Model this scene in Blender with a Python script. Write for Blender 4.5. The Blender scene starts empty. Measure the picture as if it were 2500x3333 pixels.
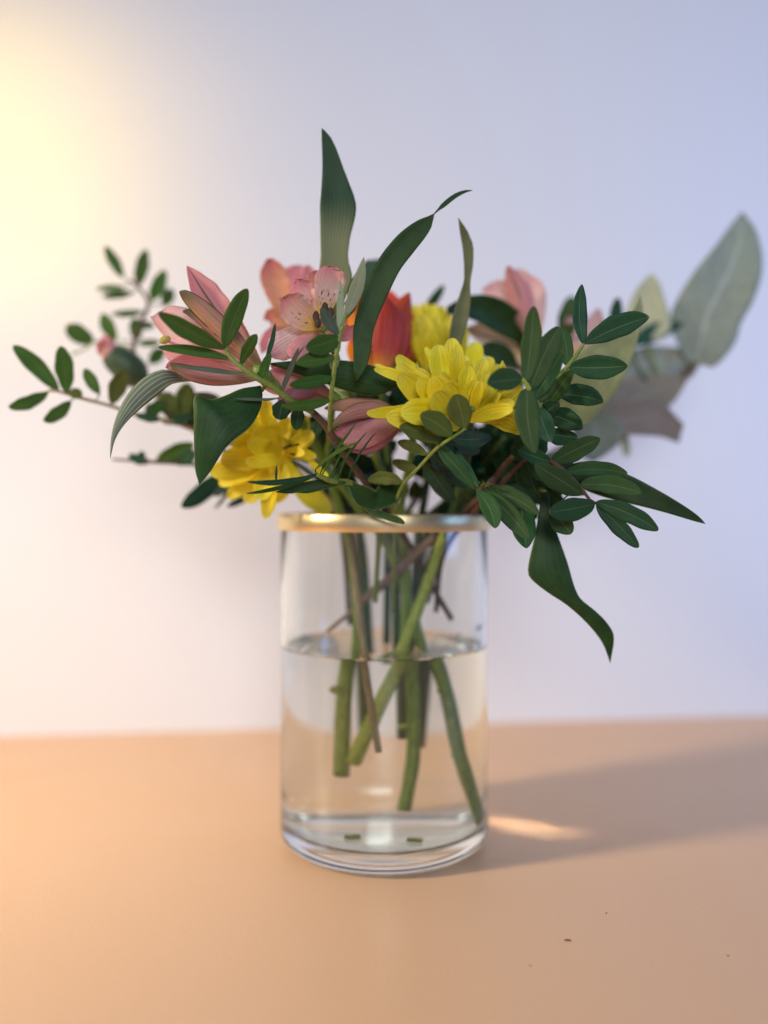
import bpy, bmesh, math, random
from mathutils import Vector, Matrix
random.seed(7)
sc = bpy.context.scene
C = sc.collection
# ------------------------------------------------------------------ camera
F = 2900.0            # focal length in photo pixels (photo is 2500 x 3333)
HX, HY = 1250.0, 1640.0   # principal point column, horizon row
CZ = 0.1616           # camera height above the table
CY = -0.43            # camera stands 43 cm from the vase axis
cam = bpy.data.cameras.new('camera'); co = bpy.data.objects.new('camera', cam); C.objects.link(co)
co.location = (0, CY, CZ); co.rotation_euler = (math.radians(90), 0, 0)
cam.sensor_fit = 'VERTICAL'; cam.sensor_height = 36.0; cam.lens = 36.0 * F / 3333.0
cam.shift_y = (HY - 1666.5) / 3333.0
cam.clip_start = 0.01; cam.clip_end = 50
cam.dof.use_dof = True; cam.dof.focus_distance = 0.346
cam.dof.aperture_fstop = cam.lens / 1000.0 / 0.0125
cam.dof.aperture_blades = 0
sc.camera = co
sc.render.resolution_x, sc.render.resolution_y = 768, 1024
sc.render.engine = 'CYCLES'
sc.cycles.use_denoising = True
sc.cycles.use_adaptive_sampling = False
sc.cycles.max_bounces = 24; sc.cycles.transmission_bounces = 22; sc.cycles.diffuse_bounces = 5
sc.cycles.glossy_bounces = 6; sc.cycles.transparent_max_bounces = 12
sc.cycles.caustics_refractive = True; sc.cycles.caustics_reflective = True
sc.cycles.blur_glossy = 0.6; sc.cycles.sample_clamp_indirect = 8.0
sc.view_settings.view_transform = 'Standard'; sc.view_settings.look = 'None'
sc.view_settings.exposure = 0.08; sc.view_settings.gamma = 1.0; sc.view_settings.use_curve_mapping = False
# ------------------------------------------------------------------ light
w = bpy.data.worlds.new('World'); sc.world = w; w.use_nodes = True
bg = w.node_tree.nodes['Background']; bg.inputs[0].default_value = (0.45, 0.53, 0.84, 1); bg.inputs[1].default_value = 0.38
def aim(o, target):
    o.rotation_euler = (Vector(target) - o.location).to_track_quat('-Z', 'Y').to_euler()
def area(name, loc, target, sx, sy, power, col, spread=180):
    l = bpy.data.lights.new(name, 'AREA'); l.shape = 'RECTANGLE'; l.size = sx; l.size_y = sy
    l.energy = power; l.color = col; l.spread = math.radians(spread)
    o = bpy.data.objects.new(name, l); C.objects.link(o); o.location = loc; aim(o, target); return o
def spot(name, loc, target, power, col, ang, blend, rad):
    l = bpy.data.lights.new(name, 'SPOT'); l.energy = power; l.color = col
    l.spot_size = math.radians(ang); l.spot_blend = blend; l.shadow_soft_size = rad
    o = bpy.data.objects.new(name, l); C.objects.link(o); o.location = loc; aim(o, target); return o
area('window_light', (-0.76, -0.31, 0.47), (-0.25, -0.03, 0.06), 0.10, 0.10, 1.55, (1.0, 0.84, 0.60), 80)
area('front_window_light', (0.12, -1.60, 0.62), (0.02, 0.2, 0.50), 0.50, 0.40, 2.75, (0.90, 0.93, 1.0), 84)
area('sun_patch_light', (-0.60, -0.12, 0.425), (-0.34, 0.17, 0.412), 0.20, 0.21, 0.17, (1.0, 0.67, 0.10), 22)
area('streak_helper_light', (0.46, -0.14, 0.13), (0.066, 0.017, 0.0), 0.013, 0.007, 0.0024, (1.0, 0.85, 0.62), 3)  # small added lamp, stands in for the streak focused by the vase
area('side_window_light', (-0.80, -0.25, 0.22), (-0.25, 0.17, 0.165), 0.16, 0.10, 0.03, (1.0, 0.98, 0.94), 30)
area('blue_fill_light', (0.80, -0.16, 0.30), (0.36, 0.26, 0.20), 0.3, 0.3, 0.95, (0.18, 0.40, 1.0), 110)  # blue fill added to tint the right of the wall
# ------------------------------------------------------------------ node helpers
def new_mat(name):
    m = bpy.data.materials.new(name); m.use_nodes = True
    nt = m.node_tree; nt.nodes.clear(); return m, nt
def nd(nt, t, **kw):
    n = nt.nodes.new(t)
    for k, v in kw.items(): setattr(n, k, v)
    return n
def put(nt, sock, v):
    if hasattr(v, 'default_value') or isinstance(v, bpy.types.NodeSocket): nt.links.new(v, sock)
    elif isinstance(v, (tuple, list)): sock.default_value = tuple(v) + (1,) * (4 - len(v)) if sock.type == 'RGBA' else tuple(v)
    else: sock.default_value = v
def mth(nt, op, a, b=0.0, c=0.0, clamp=False):
    n = nd(nt, 'ShaderNodeMath', operation=op); n.use_clamp = clamp
    put(nt, n.inputs[0], a); put(nt, n.inputs[1], b)
    if len(n.inputs) > 2: put(nt, n.inputs[2], c)
    return n.outputs[0]
def mixc(nt, f, a, b, mode='MIX'):
    n = nd(nt, 'ShaderNodeMix', data_type='RGBA', blend_type=mode)
    put(nt, n.inputs[0], f); put(nt, n.inputs[6], a); put(nt, n.inputs[7], b); return n.outputs[2]
def step(nt, x, lo, hi):
    n = nd(nt, 'ShaderNodeMapRange', interpolation_type='SMOOTHSTEP')
    put(nt, n.inputs[0], x); put(nt, n.inputs[1], lo); put(nt, n.inputs[2], hi); return n.outputs[0]
def uv(nt):
    t = nd(nt, 'ShaderNodeTexCoord'); s = nd(nt, 'ShaderNodeSeparateXYZ')
    nt.links.new(t.outputs['UV'], s.inputs[0]); return s.outputs[0], s.outputs[1], t
def noise(nt, vec, scale, detail=3, dist=0.0):
    n = nd(nt, 'ShaderNodeTexNoise'); n.inputs['Scale'].default_value = scale
    n.inputs['Detail'].default_value = detail; n.inputs['Distortion'].default_value = dist
    if vec is not None: nt.links.new(vec, n.inputs['Vector'])
    return n.outputs[0]
def vec3(nt, x, y, z=0.0):
    n = nd(nt, 'ShaderNodeCombineXYZ'); put(nt, n.inputs[0], x); put(nt, n.inputs[1], y); put(nt, n.inputs[2], z); return n.outputs[0]
def finish(nt, col, rough, trans, height=None, bump=0.3, spec=0.5, tcol=None, coat=0.0, dist=0.0006):
    p = nd(nt, 'ShaderNodeBsdfPrincipled'); put(nt, p.inputs['Base Color'], col); put(nt, p.inputs['Roughness'], rough)
    p.inputs['Specular IOR Level'].default_value = spec
    if coat: p.inputs['Coat Weight'].default_value = coat; p.inputs['Coat Roughness'].default_value = 0.3
    out = nd(nt, 'ShaderNodeOutputMaterial')
    nrm = None
    if height is not None:
        b = nd(nt, 'ShaderNodeBump'); b.inputs['Strength'].default_value = bump; b.inputs['Distance'].default_value = dist
        put(nt, b.inputs['Height'], height); nrm = b.outputs[0]; nt.links.new(nrm, p.inputs['Normal'])
    if trans > 0:
        t = nd(nt, 'ShaderNodeBsdfTranslucent'); put(nt, t.inputs[0], tcol if tcol is not None else col)
        if nrm: nt.links.new(nrm, t.inputs['Normal'])
        mx = nd(nt, 'ShaderNodeMixShader'); mx.inputs[0].default_value = trans
        nt.links.new(p.outputs[0], mx.inputs[1]); nt.links.new(t.outputs[0], mx.inputs[2]); nt.links.new(mx.outputs[0], out.inputs[0])
    else: nt.links.new(p.outputs[0], out.inputs[0])
def rnd(nt):
    return nd(nt, 'ShaderNodeObjectInfo').outputs['Random']
def vary(nt, col, amt=0.35, hue=0.03):
    r = rnd(nt); h = nd(nt, 'ShaderNodeHueSaturation')
    put(nt, h.inputs['Hue'], mth(nt, 'MULTIPLY_ADD', r, hue, 0.5 - hue / 2))
    r2 = mth(nt, 'FRACT', mth(nt, 'MULTIPLY', r, 7.31))
    put(nt, h.inputs['Value'], mth(nt, 'MULTIPLY_ADD', r2, amt, 1 - amt / 2))
    put(nt, h.inputs['Color'], col); return h.outputs[0]
def mat_pinnate(name, col, vein, trans=0.22, rough=0.42, edge=None, mott=0.5):
    m, nt = new_mat(name); u, v, t = uv(nt)
    d = mth(nt, 'ABSOLUTE', mth(nt, 'SUBTRACT', v, 0.5))
    mid = mth(nt, 'SUBTRACT', 1.0, step(nt, d, 0.008, 0.035))
    ph = mth(nt, 'SUBTRACT', mth(nt, 'MULTIPLY', u, 11.0), mth(nt, 'MULTIPLY', d, 9.0))
    fr = mth(nt, 'ABSOLUTE', mth(nt, 'SUBTRACT', mth(nt, 'FRACT', ph), 0.5))
    side = mth(nt, 'MULTIPLY', mth(nt, 'SUBTRACT', 1.0, step(nt, fr, 0.02, 0.12)), 0.34)
    n1 = noise(nt, t.outputs['Object'], 170, 4); n2 = noise(nt, t.outputs['Object'], 1400, 2)
    c = mixc(nt, mth(nt, 'MULTIPLY', step(nt, n1, 0.3, 0.75), mott), col, [x * 0.62 for x in col])
    c = mixc(nt, mth(nt, 'MULTIPLY', n2, 0.25), c, [min(1, x * 1.7) for x in col])
    c = mixc(nt, mth(nt, 'MAXIMUM', mth(nt, 'MULTIPLY', mid, 0.75), side), c, vein)
    if edge: c = mixc(nt, step(nt, d, 0.455, 0.495), c, edge)
    sp = noise(nt, t.outputs['Object'], 420, 2)
    c = mixc(nt, mth(nt, 'MULTIPLY', step(nt, sp, 0.70, 0.76), 0.7), c, (0.10, 0.075, 0.03))
    dry = mth(nt, 'MULTIPLY', step(nt, mth(nt, 'ADD', u, mth(nt, 'MULTIPLY', n1, 0.06)), 0.985, 1.03), mth(nt, 'GREATER_THAN', rnd(nt), 0.55))
    c = mixc(nt, dry, c, (0.16, 0.11, 0.045))
    c = vary(nt, c, 0.5, 0.04)
    h = mth(nt, 'ADD', mth(nt, 'MULTIPLY', mth(nt, 'MAXIMUM', mid, side), -1.0), mth(nt, 'MULTIPLY', n2, 0.35))
    finish(nt, c, mth(nt, 'MULTIPLY_ADD', n1, 0.25, rough - 0.06), trans, h, 0.3, 0.2, [min(1, col[0] * 2.6), min(1, col[1] * 2.2), col[2] * 0.8])
    return m
def mat_parallel(name, col, vein, trans=0.22, rough=0.45, lines=11, amt=0.5, edge=None, grad=None, bump=0.18, sk=0.45):
    m, nt = new_mat(name); u, v, t = uv(nt)
    wob = mth(nt, 'MULTIPLY', noise(nt, vec3(nt, mth(nt, 'MULTIPLY', u, 3.0), mth(nt, 'MULTIPLY', v, 4.0)), 2.0, 2), 0.03)
    vv = mth(nt, 'ADD', v, wob)
    fr = mth(nt, 'ABSOLUTE', mth(nt, 'SUBTRACT', mth(nt, 'FRACT', mth(nt, 'MULTIPLY', vv, float(lines))), 0.5))
    ln = mth(nt, 'SUBTRACT', 1.0, step(nt, fr, 0.03, 0.17))
    fr2 = mth(nt, 'SINE', mth(nt, 'MULTIPLY', vv, 6.2832 * lines * 3.0))
    st = noise(nt, vec3(nt, mth(nt, 'MULTIPLY', u, 1.6), mth(nt, 'MULTIPLY', v, 30.0)), 2.2, 3)
    n1 = noise(nt, t.outputs['Object'], 150, 4)
    c = mixc(nt, step(nt, n1, 0.25, 0.8), col, [x * 0.6 for x in col])
    c = mixc(nt, mth(nt, 'MULTIPLY', step(nt, st, 0.45, 0.75), sk), c, vein)
    if grad: c = mixc(nt, step(nt, u, grad[0], grad[1]), grad[2], c)
    c = mixc(nt, mth(nt, 'MULTIPLY', ln, amt), c, vein)
    if edge:
        d = mth(nt, 'ABSOLUTE', mth(nt, 'SUBTRACT', v, 0.5)); c = mixc(nt, step(nt, d, 0.475, 0.497), c, edge)
    c = vary(nt, c, 0.25, 0.02)
    h = mth(nt, 'ADD', mth(nt, 'MULTIPLY', ln, -1.0), mth(nt, 'MULTIPLY', fr2, 0.12))
    finish(nt, c, rough, trans, h, bump, 0.22, [min(1, col[0] * 2.2), min(1, col[1] * 1.9), col[2]])
    return m
def mat_petal(name, col, base, tip, trans=0.35, rough=0.5, freq=7.0, groove=0.3, stripe=None, flecks=False, edge=None, b0=0.0, b1=0.45, t0=0.7, hue=0.02, streak=None):
    m, nt = new_mat(name); u, v, t = uv(nt)
    d = mth(nt, 'ABSOLUTE', mth(nt, 'SUBTRACT', v, 0.5))
    gr = mth(nt, 'SINE', mth(nt, 'MULTIPLY', mth(nt, 'ADD', v, mth(nt, 'MULTIPLY', noise(nt, vec3(nt, mth(nt, 'MULTIPLY', u, 1.5), mth(nt, 'MULTIPLY', v, 2.0), rnd(nt)), 3.0, 2), 0.12)), 6.2832 * freq))
    st = noise(nt, vec3(nt, mth(nt, 'MULTIPLY', u, 1.3), mth(nt, 'MULTIPLY', v, 22.0), mth(nt, 'MULTIPLY', rnd(nt), 9.0)), 2.0, 4)
    n1 = noise(nt, t.outputs['Object'], 130, 3)
    c = mixc(nt, step(nt, u, b0, b1), base, col)
    c = mixc(nt, step(nt, u, t0, 1.0), c, tip)
    c = mixc(nt, mth(nt, 'MULTIPLY', step(nt, st, 0.42, 0.72), 0.5 if streak else 0.35), c, streak if streak else [x * 0.75 for x in col])
    c = mixc(nt, mth(nt, 'MULTIPLY', step(nt, n1, 0.4, 0.8), 0.22), c, [min(1, x * 1.25) for x in tip])
    if stripe:
        w_ = mth(nt, 'MULTIPLY', mth(nt, 'SUBTRACT', 1.0, step(nt, d, stripe[1] * 0.4, stripe[1])), step(nt, u, stripe[2], stripe[2] + 0.25))
        c = mixc(nt, mth(nt, 'MULTIPLY', w_, 0.85), c, stripe[0])
    if edge: c = mixc(nt, mth(nt, 'MULTIPLY', step(nt, d, 0.40, 0.485), step(nt, u, 0.15, 0.5)), c, edge)
    if flecks:
        wn = nd(nt, 'ShaderNodeTexVoronoi'); wn.inputs['Scale'].default_value = 1.0; wn.inputs['Randomness'].default_value = 0.85
        nt.links.new(vec3(nt, mth(nt, 'MULTIPLY', u, 7.0), mth(nt, 'MULTIPLY', v, 12.0), mth(nt, 'MULTIPLY', rnd(nt), 30.0)), wn.inputs['Vector'])
        f = mth(nt, 'SUBTRACT', 1.0, step(nt, wn.outputs['Distance'], 0.24, 0.34))
        pick = mth(nt, 'GREATER_THAN', noise(nt, vec3(nt, mth(nt, 'MULTIPLY', u, 9.0), mth(nt, 'MULTIPLY', v, 11.0), rnd(nt)), 1.0, 1), 0.47)
        band = mth(nt, 'MULTIPLY', step(nt, u, 0.16, 0.30), mth(nt, 'SUBTRACT', 1.0, step(nt, u, 0.52, 0.66)))
        band = mth(nt, 'MULTIPLY', band, mth(nt, 'SUBTRACT', 1.0, step(nt, d, 0.26, 0.40)))
        c = mixc(nt, mth(nt, 'MULTIPLY', mth(nt, 'MULTIPLY', f, band), pick), c, (0.09, 0.006, 0.012))
    c = vary(nt, c, 0.16, hue)
    finish(nt, c, rough, trans, gr, groove, 0.3, c, dist=0.0004)
    return m
def mat_stem(name, col, col2, rough=0.5, scale=300, trans=0.0):
    m, nt = new_mat(name); u, v, t = uv(nt)
    n = noise(nt, vec3(nt, mth(nt, 'MULTIPLY', u, 5.0), mth(nt, 'MULTIPLY', v, 9.0)), 2.0, 4)
    n2 = noise(nt, t.outputs['Object'], scale, 4)
    c = mixc(nt, step(nt, n, 0.35, 0.7), col, col2); c = mixc(nt, mth(nt, 'MULTIPLY', step(nt, n2, 0.5, 0.8), 0.5), c, [x * 0.5 for x in col])
    finish(nt, c, rough, trans, n2, 0.4, 0.4)
    return m
MAT = {}
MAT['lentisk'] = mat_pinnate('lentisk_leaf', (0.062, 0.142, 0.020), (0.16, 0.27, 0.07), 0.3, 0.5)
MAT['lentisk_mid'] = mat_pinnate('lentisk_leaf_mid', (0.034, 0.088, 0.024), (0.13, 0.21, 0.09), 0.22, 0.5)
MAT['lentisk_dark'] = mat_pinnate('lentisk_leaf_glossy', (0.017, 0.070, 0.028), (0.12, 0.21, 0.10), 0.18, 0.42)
MAT['lentisk_olive'] = mat_pinnate('lentisk_leaf_olive', (0.085, 0.115, 0.020), (0.2, 0.24, 0.07), 0.25, 0.5)
MAT['lentisk_pale'] = mat_pinnate('lentisk_leaf_underside', (0.30, 0.35, 0.21), (0.5, 0.53, 0.36), 0.2, 0.6)
MAT['lentisk_grey'] = mat_pinnate('lentisk_leaf_grey', (0.10, 0.145, 0.10), (0.25, 0.3, 0.2), 0.2, 0.55)
MAT['alstro'] = mat_parallel('lily_leaf', (0.030, 0.080, 0.018), (0.075, 0.135, 0.045), 0.2, 0.48, 6, 0.16, edge=(0.25, 0.32, 0.12), sk=0.2, bump=0.1)
MAT['alstro_up'] = mat_parallel('lily_leaf_upright', (0.030, 0.082, 0.030), (0.02, 0.05, 0.016), 0.25, 0.45, 10, 0.5, grad=(0.50, 0.72, (0.24, 0.26, 0.115)))
MAT['alstro_long'] = mat_parallel('lily_leaf_long', (0.040, 0.102, 0.018), (0.02, 0.055, 0.010), 0.25, 0.45, 10, 0.5)
MAT['alstro_olive'] = mat_parallel('lily_leaf_olive', (0.18, 0.205, 0.10), (0.09, 0.11, 0.05), 0.25, 0.5, 8, 0.6)
MAT['alstro_silver'] = mat_parallel('lily_leaf_silver', (0.15, 0.19, 0.115), (0.46, 0.50, 0.38), 0.2, 0.5, 5, 0.85)
MAT['alstro_pale'] = mat_parallel('lily_leaf_pale', (0.34, 0.39, 0.22), (0.12, 0.16, 0.07), 0.35, 0.5, 10, 0.5)
MAT['euc'] = mat_pinnate('eucalyptus_leaf', (0.25, 0.28, 0.215), (0.45, 0.49, 0.42), 0.15, 0.6, mott=0.6)
MAT['euc_cream'] = mat_pinnate('eucalyptus_leaf_cream', (0.42, 0.43, 0.30), (0.55, 0.55, 0.4), 0.25, 0.6)
MAT['euc_brown'] = mat_pinnate('eucalyptus_leaf_dry', (0.25, 0.215, 0.165), (0.35, 0.31, 0.25), 0.15, 0.6)
Y = (0.86, 0.74, 0.022)
MAT['yellow'] = mat_petal('yellow_petal', Y, (0.80, 0.58, 0.012), (0.92, 0.85, 0.09), 0.30, 0.5, 5.0, 0.3, hue=0.012, streak=(0.80, 0.62, 0.012))
MAT['yellow_deep'] = mat_petal('yellow_petal_deep', (0.87, 0.75, 0.022), (0.82, 0.60, 0.012), (0.92, 0.85, 0.09), 0.30, 0.5, 5.0, 0.3, hue=0.012, streak=(0.84, 0.58, 0.01))
MAT['pink'] = mat_petal('pink_petal', (0.87, 0.45, 0.44), (0.70, 0.46, 0.18), (0.88, 0.46, 0.46), 0.48, 0.5, 9.0, 0.25, streak=(0.68, 0.20, 0.20))
MAT['pink_vein'] = mat_petal('pink_petal_veined', (0.87, 0.45, 0.43), (0.70, 0.46, 0.18), (0.88, 0.42, 0.42), 0.48, 0.5, 9.0, 0.25, stripe=((0.20, 0.17, 0.06), 0.055, 0.45))
MAT['pink_light'] = mat_petal('pink_petal_light', (0.93, 0.71, 0.66), (0.88, 0.68, 0.26), (0.88, 0.52, 0.52), 0.48, 0.5, 9.0, 0.25)
MAT['pink_fleck'] = mat_petal('pink_petal_flecked', (0.93, 0.66, 0.57), (0.92, 0.68, 0.11), (0.86, 0.40, 0.42), 0.48, 0.5, 9.0, 0.25, flecks=True, b0=0.12, b1=0.55, t0=0.6)
MAT['orange_stripe'] = mat_petal('tepal_striped', (0.74, 0.38, 0.24), (0.50, 0.36, 0.13), (0.34, 0.28, 0.11), 0.34, 0.5, 5.0, 0.3, edge=(0.075, 0.10, 0.022), streak=(0.20, 0.15, 0.045), t0=0.75)
MAT['rose_stripe'] = mat_petal('tepal_striped_rose', (0.62, 0.27, 0.24), (0.44, 0.28, 0.12), (0.28, 0.24, 0.10), 0.34, 0.5, 5.0, 0.3, edge=(0.075, 0.10, 0.025), streak=(0.15, 0.10, 0.045), t0=0.75)
MAT['mauve'] = mat_petal('mauve_petal', (0.50, 0.20, 0.22), (0.45, 0.22, 0.12), (0.60, 0.24, 0.28), 0.34, 0.5, 9.0, 0.25)
MAT['coral'] = mat_petal('coral_petal', (0.86, 0.48, 0.30), (0.80, 0.52, 0.16), (0.74, 0.25, 0.24), 0.48, 0.5, 8.0, 0.25, b1=0.6)
MAT['cream'] = mat_petal('cream_petal', (0.86, 0.72, 0.58), (0.8, 0.55, 0.3), (0.84, 0.48, 0.36), 0.4, 0.5, 8.0, 0.2)
MAT['red'] = mat_petal('red_petal', (0.60, 0.06, 0.05), (0.85, 0.34, 0.02), (0.78, 0.085, 0.02), 0.3, 0.45, 6.0, 0.15, b0=0.05, b1=0.35, streak=(0.42, 0.06, 0.08))
MAT['orange'] = mat_petal('orange_petal', (0.88, 0.36, 0.02), (0.88, 0.55, 0.03), (0.84, 0.12, 0.04), 0.36, 0.45, 6.0, 0.15)
MAT['stem'] = mat_stem('green_stem', (0.14, 0.235, 0.03), (0.26, 0.35, 0.065), 0.42)
MAT['stem_dark'] = mat_stem('dark_green_stem', (0.045, 0.09, 0.022), (0.09, 0.14, 0.035))
MAT['stem_lime'] = mat_stem('lime_stem', (0.26, 0.35, 0.035), (0.42, 0.48, 0.09))
MAT['rachis'] = mat_stem('rachis_green', (0.13, 0.20, 0.03), (0.25, 0.30, 0.06))
MAT['twig'] = mat_stem('brown_twig', (0.085, 0.042, 0.026), (0.15, 0.085, 0.05), 0.65, 900)
MAT['twig_pale'] = mat_stem('pale_brown_twig', (0.21, 0.14, 0.095), (0.30, 0.22, 0.16), 0.65, 900)
MAT['twig_tan'] = mat_stem('tan_twig', (0.36, 0.27, 0.12), (0.22, 0.15, 0.07), 0.6, 900)
MAT['calyx'] = mat_stem('calyx_green', (0.03, 0.062, 0.028), (0.05, 0.085, 0.035))
MAT['cut'] = mat_stem('cut_stem', (0.42, 0.50, 0.14), (0.5, 0.54, 0.25))
MAT['anther'] = mat_stem('brown_anther', (0.055, 0.03, 0.022), (0.10, 0.06, 0.035), 0.8, 1800)
MAT['anther_y'] = mat_stem('yellow_anther', (0.55, 0.40, 0.08), (0.35, 0.28, 0.06), 0.7, 1800)
# ------------------------------------------------------------------ geometry helpers
def P(px, py, z):
    return Vector(((px - HX) / F * z, CY + z, CZ - (py - HY) / F * z))
REG = dict(S=(0, 0, 1), R1=(0, 750, .4823), R2=(450, 800, .4823), R3=(950, 400, .4219), R4=(1050, 850, .4823), R5=(1500, 650, .6028),
           R6=(1400, 1300, .6028), R7=(850, 1600, .5124), C1=(1180, 1050, .3496), C2=(480, 840, .2532), C3=(840, 820, .217),
           C4=(600, 1250, .3315), C5=(1580, 980, .3436), C6=(1400, 1400, .3315), C7=(1000, 1350, .3014))
def toS(rg, x, y):
    a = REG[rg]; return a[0] + a[2] * x, a[1] + a[2] * y
def cr(pts, n):
    """Catmull-Rom resampling of a list of tuples, n samples, uniform in chord length"""
    k = len(pts); pts = [tuple(float(c) for c in p) for p in pts]
    if k == 2: return [tuple(a + (b - a) * i / (n - 1) for a, b in zip(*pts)) for i in range(n)]
    ds = [0.0]
    for a, b in zip(pts, pts[1:]): ds.append(ds[-1] + max(1e-6, math.dist(a[:3], b[:3])))
    out = []
    for i in range(n):
        s = ds[-1] * i / (n - 1); j = 0
        while j < k - 2 and ds[j + 1] < s: j += 1
        t = (s - ds[j]) / (ds[j + 1] - ds[j])
        p1, p2 = pts[j], pts[j + 1]
        p0 = pts[j - 1] if j > 0 else tuple(2 * a - b for a, b in zip(p1, p2))
        p3 = pts[j + 2] if j + 2 < k else tuple(2 * b - a for a, b in zip(p1, p2))
        h = ds[j + 1] - ds[j]
        def tan(a, b, da): return (b - a) / da
        d0 = (ds[j + 1] - ds[j - 1]) if j > 0 else 2 * h
        d1 = (ds[j + 2] - ds[j]) if j + 2 < k else 2 * h
        o = []
        for a, b, c, d in zip(p0, p1, p2, p3):
            m1 = (c - a) / d0 * h; m2 = (d - b) / d1 * h
            t2, t3 = t * t, t * t * t
            o.append((2 * t3 - 3 * t2 + 1) * b + (t3 - 2 * t2 + t) * m1 + (-2 * t3 + 3 * t2) * c + (t3 - t2) * m2)
        out.append(tuple(o))
    return out
def mesh_obj(name, verts, faces, uvs, mat, parent, smooth=True):
    base = parent.matrix_world.translation.copy() if parent else Vector((0, 0, 0))
    off = ROOT.get(parent.name, Vector((0, 0, 0))) if parent else Vector((0, 0, 0))
    me = bpy.data.meshes.new(name); me.from_pydata([tuple(v - off) for v in verts], [], faces)
    if uvs:
        ul = me.uv_layers.new(name='UVMap')
        for l in me.loops: ul.data[l.index].uv = uvs[l.vertex_index]
    if smooth: me.polygons.foreach_set('use_smooth', [True] * len(me.polygons))
    me.update()
    o = bpy.data.objects.new(name, me); C.objects.link(o)
    if mat: me.materials.append(mat if not isinstance(mat, str) else MAT[mat])
    if parent: o.parent = parent; ROOT[o.name] = off
    return o
ROOT = {}
def thing(name, label, cat, loc, group=None):
    o = bpy.data.objects.new(name, None); C.objects.link(o); o.location = loc
    o.empty_display_size = 0.01
    o['label'] = label; o['category'] = cat
    if group: o['group'] = group
    ROOT[o.name] = Vector(loc); return o
def sheet(name, parent, rows, mat, thick=0.00028, us=None):
    """rows: list over u of lists over v of Vectors -> thin closed blade with UVs"""
    n, m = len(rows), len(rows[0])
    nor = []
    for i in range(n):
        r = []
        for j in range(m):
            du = rows[min(i + 1, n - 1)][j] - rows[max(i - 1, 0)][j]; dv = rows[i][min(j + 1, m - 1)] - rows[i][max(j - 1, 0)]
            if dv.length < 1e-7: dv = rows[min(max(i, 1), n - 2)][m - 1] - rows[min(max(i, 1), n - 2)][0]
            k = du.cross(dv); r.append(k.normalized() if k.length > 1e-12 else Vector((0, -1, 0)))
        nor.append(r)
    V, U, Fc = [], [], []
    for s in (1, -1):
        for i in range(n):
            for j in range(m):
                e = 0.25 if (j in (0, m - 1) or i == n - 1) else 1.0
                V.append(rows[i][j] + nor[i][j] * (s * thick * 0.5 * e)); U.append((us[i] if us else i / (n - 1), j / (m - 1)))
    N = n * m
    for i in range(n - 1):
        for j in range(m - 1):
            a, b, c, d = i * m + j, i * m + j + 1, (i + 1) * m + j + 1, (i + 1) * m + j
            Fc.append((a, d, c, b)); Fc.append((N + a, N + b, N + c, N + d))
    for i in range(n - 1):
        for j in (0, m - 1):
            a, d = i * m + j, (i + 1) * m + j
            Fc.append((a, N + a, N + d, d) if j == 0 else (a, d, N + d, N + a))
    for j in range(m - 1):
        for i in (0, n - 1):
            a, b = i * m + j, i * m + j + 1
            Fc.append((a, b, N + b, N + a) if i == 0 else (a, N + a, N + b, b))
    return mesh_obj(name, V, Fc, U, mat, parent)
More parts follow.
